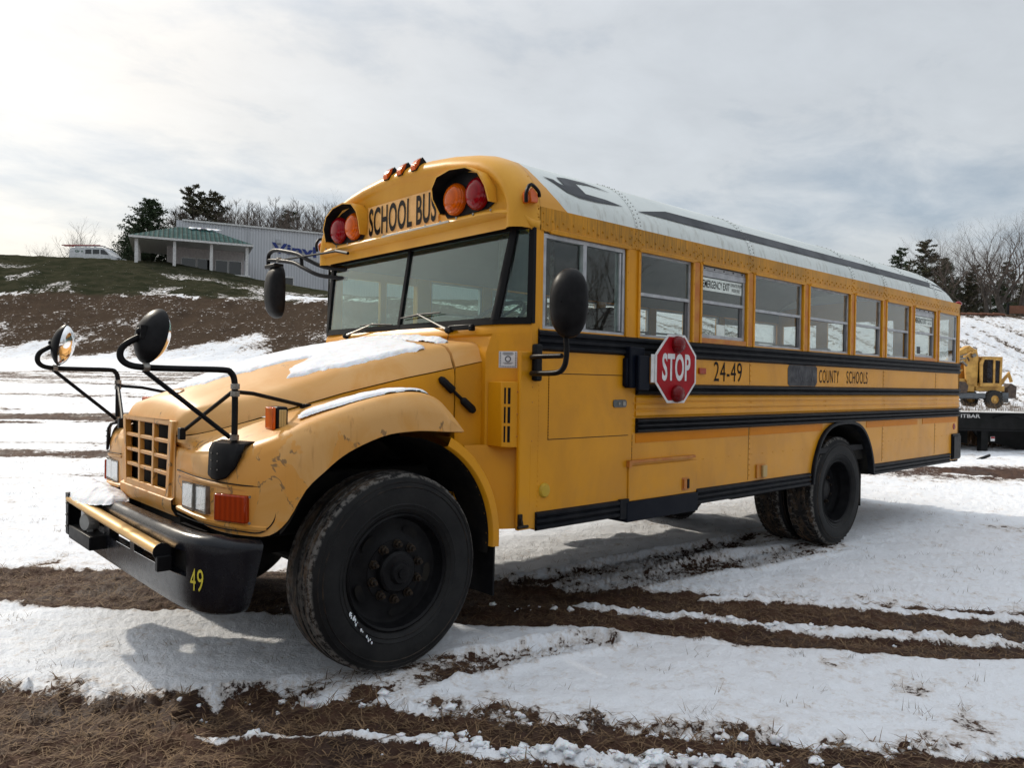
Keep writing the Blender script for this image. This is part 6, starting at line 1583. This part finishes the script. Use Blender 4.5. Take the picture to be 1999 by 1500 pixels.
for z_, w_ in ((1.690, .06), (1.684, .07), (1.678, .055), (1.630, .06), (1.624, .045)):
    m.add([diag(.14 - w_ / 2, z_, .0035), diag(.14 + w_ / 2, z_, .0035), diag(.14 + w_ / 2, z_ + .0028, .0035), diag(.14 - w_ / 2, z_ + .0028, .0035)], [(0, 1, 2, 3)])
N_ = 20; rin, rout = .012, .019
for k_ in range(N_):
    a0, a1 = 2 * pi * k_ / N_, 2 * pi * (k_ + 1) / N_
    m.add([diag(.14 + r * cos(a), 1.654 + r * sin(a), .0035) for r, a in ((rin, a0), (rout, a0), (rout, a1), (rin, a1))], [(0, 1, 2, 3)])
bpart(m, 'sticker_print', simple('grey_print', (.12, .12, .14), .6), stk, smooth=0)
m = MB(); m.box(1.195, 1.225, -.012, .0, .67, .745); m.tube([(1.17, -.03, .675), (1.25, -.03, .675)], .010, 6); m.tube([(1.21, -.015, .72), (1.21, -.03, .675)], .008, 6); bpart(m, 'tow_latch', RUST)
m = MB(); ha = [Vector((1.135, .585, 1.852)), Vector((1.135, .345, 1.852))]
M0 = MB(); M0.box(1.112, 1.130, .345, .585, 1.834, 1.868); M0.box(1.105, 1.14, .345, .375, 1.826, 1.860); M0.box(1.105, 1.14, .555, .585, 1.826, 1.860); bpart(M0, 'grab_handle', BPLAS, bevel=.006)
# wipers
def wiper(piv, tip, b0, b1):
    m_ = MB(); piv, tip, b0, b1 = map(Vector, (piv, tip, b0, b1)); m_.tube([piv, piv + (tip - piv) * .12, piv + (tip - piv) * .3, tip], [.015, .014, .009, .006], 6, flat=.6)
    w_ = bpart(m_, 'wiper', WIPE); m_ = MB(); m_.tube([b0, b0 + (b1 - b0) * .5 + Vector((-.004, 0, .006)), b1], [.005, .009, .005], 6); bpart(m_, 'wiper_blade', RUB, w_)
    m_ = MB(); m_.lathe([(.022, -.03), (.022, .01), (.016, .018), (0, .02)], piv, (-1, 0, .2), 14); bpart(m_, 'wiper_pivot', BPLAS, w_)
wiper((1.125, .60, 1.840), (1.158, .985, 1.965), (1.162, 1.19, 1.945), (1.165, .74, 1.962))
wiper((1.120, 1.86, 1.845), (1.152, 1.52, 1.925), (1.152, 1.70, 1.915), (1.152, 1.28, 1.905))
m = MB(); m.tube([(1.13, .60, 1.83), (1.125, .602, 1.78)], .003, 5); bpart(m, 'washer_hose', RUB)

# ---- stop arm
m = MB(); m.box(2.135, 2.29, -.055, -.002, 1.49, 1.765); m.box(2.19, 2.31, -.085, -.055, 1.475, 1.71); m.box(2.12, 2.15, -.04, 0, 1.50, 1.69); sa = bpart(m, 'stop_arm_motor', NAVY, bevel=.008)
oc = [(2.545, 1.862), (2.730, 1.862), (2.880, 1.716), (2.880, 1.532), (2.740, 1.392), (2.520, 1.392), (2.395, 1.532), (2.395, 1.716)]
oc = [(2.556 + .2180 * cos(a) * 1.08, 1.627 + .2365 * sin(a) * 1.08) for a in [radians(22.5 + 45 * k) for k in range(8)]]
ft = lambda off: (lambda a, b, d: Vector((a, -.105 - off - (a - 2.395) * .06 - d, b)))
m = MB(); m.poly([oc], ft(0), .004); sg_ = bpart(m, 'stop_sign', WHT, sa, smooth=0)
m = MB(); m.poly([[(2.556 + (a - 2.556) * .925, 1.627 + (b - 1.627) * .925) for a, b in oc]], ft(.0045), .001); bpart(m, 'red_octagon', REDSIGN, sg_.parent if False else sa, smooth=0)
text('stop_lettering', 'STOP', .300, .190, lambda a, b: tuple(ft(.0065)(2.406 + a, 1.542 + b, 0)), WHT, sa, bold=.028, gap=1.05)
m = MB(); m.poly([[(2.305, 1.53), (2.35, 1.53), (2.35, 1.72), (2.305, 1.72)]], ft(-.006), .004); bpart(m, 'sign_bracket', WHT, sa)
for z in (1.795, 1.455):
    m = MB(); m.lathe([(.060, 0), (.060, .012), (.055, .030), (.042, .044), (.02, .052), (0, .053)], ft(.002)(2.562, z, 0), (-.06, -1, 0), 28); bpart(m, 'stop_lamp', DRED, sa, smooth=60)

# ---- mirrors
def crossview(s):
    f = lambda p: Vector((p[0], ny(p[1], s), p[2])); T_ = .0145
    a_ = smoothpath([f(p) for p in ((-.375, .275, 1.20), (-.375, .275, 1.40), (-.378, .277, 1.500), (-.395, .280, 1.540), (-.43, .287, 1.552), (-.60, .318, 1.553), (-.76, .345, 1.556), (-.825, .362, 1.570), (-.850, .372, 1.605), (-.835, .372, 1.650), (-.775, .368, 1.69))], 5)
    m_ = MB(); m_.tube(a_, T_, 10); arm = bpart(m_, 'crossview_mirror_arm', BPLAS)
    m_ = MB(); A1 = f((-.76, .345, 1.545)); A2 = f((-.39, .290, 1.235)); m_.tube([A1, A2], .011, 8); bpart(m_, 'brace', BPLAS, arm)
    m_ = MB(); m_.tube([f((-.375, .275, 1.45)), f((-.25, .36, 1.44)), f((.055, .425, 1.375))], .010, 8); bpart(m_, 'brace', BPLAS, arm)
    m_ = MB(); m_.tube([f((-.375, .275, 1.46)), f((-.46, .70, 1.245))], .010, 8); bpart(m_, 'brace', BPLAS, arm)
    for c, d in (((-.375, .275, 1.235), (0, 0, 1)), ((-.375, .275, 1.475), (0, 0, 1)), ((-.375, .275, 1.44), (0, 0, 1)), ((-.75, .343, 1.556), (1, 0, 0))):
        m_ = MB(); m_.lathe([(.014, -.014), (.021, -.012), (.021, .012), (.014, .014)], f(c), d, 12); bpart(m_, 'clamp', STEEL, arm, smooth=30)
    m_ = MB(); m_.box(.035, .085, *sorted((ny(.40, s), ny(.44, s))), 1.350, 1.385); bpart(m_, 'brace_foot', BPLAS, arm, bevel=.005)
    m_ = MB(); m_.box(-.485, -.455, *sorted((ny(.68, s), ny(.72, s))), 1.20, 1.26); bpart(m_, 'brace_foot', BPLAS, arm, bevel=.005)
    # foot bracket wrapped on the fender corner
    m_ = MB(); rows = []
    for (dy, z0) in ((.375, 1.055), (.345, 1.040), (.30, 1.035), (.25, 1.050), (.20, 1.10), (.165, 1.16)):
        x = float(np.interp(dy, [.07, .16, .30, .45], [-.29, -.365, -.42, -.45])) - .018
        rows.append([Vector((x, ny(dy, s), z0)), Vector((x - .004, ny(dy - .004, s), z0 + .01)), Vector((x + .0, ny(dy - .004, s), 1.175)), Vector((x + .015, ny(dy, s), 1.205)), Vector((x + .07, ny(dy + .02, s), 1.215))])
    m_.grid(rows); bk = bpart(m_, 'mirror_foot', BPLAS, arm, smooth=50); sd_ = bk.modifiers.new('thick', 'SOLIDIFY'); sd_.thickness = .01; sd_.offset = 0
    m_ = MB()
    for z in (1.085, 1.125, 1.16):
        for dy in (.35, .30): m_.sphere(f((float(np.interp(dy, [.07, .16, .30, .45], [-.29, -.365, -.42, -.45])) - .026, dy - .004, z)), .004, 6, 4)
    bpart(m_, 'bolts', STEEL, bk)
    # oval convex head
    n = (Vector((.84, .30, -.24)) if s == 0 else Vector((.86, -.42, -.16))).normalized()
    c = f((-.722, .372, 1.700)); up_ = Vector((0, 0, 1)); u = up_.cross(n).normalized(); v = n.cross(u).normalized()
    def head(pr, N_=36):
        mm = MB(); vs = []
        for r, h in pr:
            for k in range(N_):
                a = 2 * pi * k / N_; vs.append(c + u * cos(a) * r * .78 + v * sin(a) * r + n * h)
        P_ = len(pr); mm.add(vs, [(i * N_ + k, i * N_ + (k + 1) % N_, (i + 1) * N_ + (k + 1) % N_, (i + 1) * N_ + k) for i in range(P_ - 1) for k in range(N_)]); return mm
    R_ = .128
    hd_ = bpart(head([(0, -.055), (R_ * .35, -.051), (R_ * .65, -.038), (R_ * .9, -.016), (R_ * 1.0, .0), (R_ * 1.02, .008), (R_ * .97, .012)]), 'crossview_mirror', BPLAS, smooth=60)
    bpart(head([(R_ * .97, .008), (R_ * .9, .026), (R_ * .72, .046), (R_ * .5, .060), (R_ * .25, .068), (0, .070)]), 'mirror_glass', CHROME, hd_, smooth=80)
    m_ = MB(); m_.sphere(c - n * .058, .018, 10, 8); m_.box(-.012, .012, -.03, .03, -.03, .03, Matrix.Translation(c - n * .05)); bpart(m_, 'ball_joint', BPLAS, hd_)
crossview(0); crossview(1)
# near rear view mirror on its loop bracket
m = MB(); m.tube(smoothpath([(1.28, -.012, 1.665), (1.20, -.12, 1.665), (1.18, -.35, 1.665)], 4), .0145, 10)
m.tube(smoothpath([(1.18, -.375, 1.80), (1.18, -.385, 1.72), (1.18, -.385, 1.66), (1.18, -.372, 1.61), (1.18, -.335, 1.578), (1.19, -.25, 1.570), (1.25, -.05, 1.570), (1.30, -.010, 1.570)], 5), .0155, 10); ma = bpart(m, 'rear_view_mirror_arm', BPLAS)
m = MB(); m.box(1.285, 1.345, -.038, .0, 1.525, 1.745); bpart(m, 'mirror_mount', BPLAS, ma, bevel=.012)
def dome(c, n, w, h, dp, mat, name, parent=None, sq=2.4, N_=40, glass=True):
    c = Vector(c); n = Vector(n).normalized(); u = Vector((0, 0, 1)).cross(n).normalized(); v = n.cross(u)
    def ring(k, hh):
        out = []
        for j in range(N_):
            a = 2 * pi * j / N_; ca, sa_ = cos(a), sin(a); rr = (abs(ca) ** sq + abs(sa_) ** sq) ** (-1 / sq)
            out.append(c + u * ca * rr * w * k + v * sa_ * rr * h * k + n * hh)
        return out
    pr = [(.02, dp), (.30, dp * .975), (.55, dp * .90), (.78, dp * .70), (.92, dp * .42), (.985, dp * .15), (1.0, 0), (.99, -.012), (.95, -.014)]
    mm = MB(); mm.grid([ring(k, hh) + [ring(k, hh)[0]] for k, hh in pr]); hd = bpart(mm, name, mat, parent, smooth=60)
    if glass:
        mm = MB(); mm.grid([ring(k, -.013) + [ring(k, -.013)[0]] for k in (.001, .95)]); bpart(mm, 'mirror_glass', CHROME, hd, smooth=0)
    return hd
dome((1.175, -.405, 1.950), (-.92, -.22, 0), .112, .190, .085, BPLAS, 'rear_view_mirror', sq=2.3)
# far rear view mirror hanging from a double tube arm
Y3 = [(3.286, 2.500), (3.284, 2.600), (3.235, 2.636), (3.127, 2.642), (2.891, 2.600), (2.697, 2.556), (2.531, 2.490), (2.352, 2.424), (2.09, 2.380)]
X3 = lambda y: 1.15 + max(0, 2.55 - y) * .25
m = MB(); m.tube(smoothpath([(X3(y), y, z) for y, z in Y3], 5), .0175, 10); m.tube(smoothpath([(X3(y), y, z) for y, z in [(3.282, 2.569), (3.135, 2.554), (2.801, 2.499), (2.61, 2.435), (2.398, 2.358), (2.106, 2.313)]], 5), .0175, 10)
m.tube([(1.15, 2.66, 2.54), (1.15, 2.64, 2.445)], .016, 8); ma = bpart(m, 'rear_view_mirror_arm', BPLAS)
m = MB(); m.tube([(1.15, 3.067, 2.547), (1.13, 2.04, 2.507)], .009, 8); bpart(m, 'brace', BPLAS, ma)
m = MB(); m.tube([(1.13, 2.05, 2.510), (1.14, 1.88, 2.474)], .013, 6); bpart(m, 'brace_foot', BPLAS, ma)
m = MB(); m.box(1.135, 1.165, 3.05, 3.10, 2.53, 2.57); bpart(m, 'clamp', STEEL, ma, bevel=.003)
dome((1.20, 3.20, 2.285), (-.97, .05, 0), .150, .235, .10, BPLAS, 'rear_view_mirror', sq=3.2)
m = MB(); m.box(1.13, 1.22, 3.12, 3.33, 2.495, 2.53); bpart(m, 'mirror_mount', BPLAS, ma, bevel=.01)

# ---- snow lying on the bus
def patch(name, label, poly, zf, th, n=46, rag=.03, off=.002):
    """snow sheet over (x, y) outline, height following the surface below"""
    from mathutils.geometry import intersect_point_tri_2d
    P_ = [Vector((a, b)) for a, b in poly]
    x0 = min(p.x for p in P_); x1 = max(p.x for p in P_); y0 = min(p.y for p in P_); y1 = max(p.y for p in P_)
    nx = n; ny2 = max(8, int(n * (y1 - y0) / (x1 - x0))) if x1 > x0 else n
    def sd(p):
        ins = False; dm = 9
        for i in range(len(P_)):
            a, b = P_[i], P_[(i + 1) % len(P_)]
            if (a.y > p.y) != (b.y > p.y) and p.x < (b.x - a.x) * (p.y - a.y) / (b.y - a.y) + a.x: ins = not ins
            e = b - a; k = max(0, min(1, (p - a).dot(e) / e.length_squared)); dm = min(dm, (p - a - e * k).length)
        return dm if ins else -dm
    V = {}; m_ = MB(); vs = []; idx = {}
    for i in range(nx + 1):
        for j in range(ny2 + 1):
            x = x0 + (x1 - x0) * i / nx; y = y0 + (y1 - y0) * j / ny2
            ja = float(fbm(np.array([x * 14.0 + 3]), np.array([y * 14.0]), 4)[0]) - .5
            d = sd(Vector((x, y))) + ja * rag * 2
            if d > -.012:
                h = th * min(1, max(0, d) / (th * 2.2)) ** .6 * (1 + ja * .5 + .5 * (float(fbm(np.array([x * 4.0 + 9]), np.array([y * 4.0]), 3)[0]) - .5))
                idx[(i, j)] = len(vs); vs.append((x, y, zf(x, y) + off + (h if d > 0 else -.004)))
    fs = []
    for (i, j), k in idx.items():
        q = [idx.get((i + 1, j)), idx.get((i + 1, j + 1)), idx.get((i, j + 1))]
        if None not in q: fs.append((k, *q))
    m_.add(vs, fs); o = m_.build(name, SNOW, None, smooth=75); tag(o, label, 'snow'); return o
patch('hood_snow', 'thin sheet of snow sliding down the middle of the bus hood',
      [(.05, .66), (.15, .60), (.34, .50), (.54, .45), (.78, .40), (.83, .44), (.85, .62), (.925, .80), (.925, 1.95), (.70, 1.98), (.40, 1.95), (.10, 1.85), (-.18, 1.65), (-.30, 1.35), (-.22, 1.12), (.02, 1.00), (.20, .94), (.30, .84), (.16, .77)], hoodz, .013, 200, .03)
patch('cowl_snow', 'lumpy strip of snow under the windshield wipers', [(.955, .52), (1.02, .47), (1.07, .52), (1.135, .75), (1.14, 1.9), (.96, 1.95), (.955, .9)], hoodz, .030, 60, .02)
def fenz(x, y):
    best = None
    cs = FCS
    zt_ = float(np.interp(x, [c_[0] * .55 + c_[4] * .45 for c_ in cs], [c_[3] * .5 + c_[6] * .5 for c_ in cs])); return zt_ + .004
patch('fender_snow', 'narrow band of snow on the near front fender', [(-.10, .17), (.10, .12), (.35, .10), (.60, .10), (.67, .14), (.69, .22), (.60, .25), (.40, .26), (.15, .25), (-.06, .24)], fenz, .012, 130, .006)
patch('fender_rear_snow', 'small sliver of snow behind the band on the fender', [(.70, .10), (.735, .10), (.745, .22), (.71, .24)], lambda x, y: fenz(x, y) - .004, .012, 20, .006)
m = MB(); c_ = Vector((-.60, 1.93, .80))
sn_ = patch('bumper_snow', 'heap of snow resting on the far end of the front bumper', [(-.70, 1.98), (-.69, 1.72), (-.655, 1.52), (-.60, 1.40), (-.50, 1.46), (-.44, 1.7), (-.42, 2.1), (-.50, 2.25), (-.62, 2.2)], lambda x, y: .800 - max(0, -.60 - x) * .3, .075, 44, .012)
# ------------------------------------------------------------------ tidy
for o in list(bpy.data.objects):
    if '_used' in o.keys(): del o['_used']
scene.render.film_transparent = False
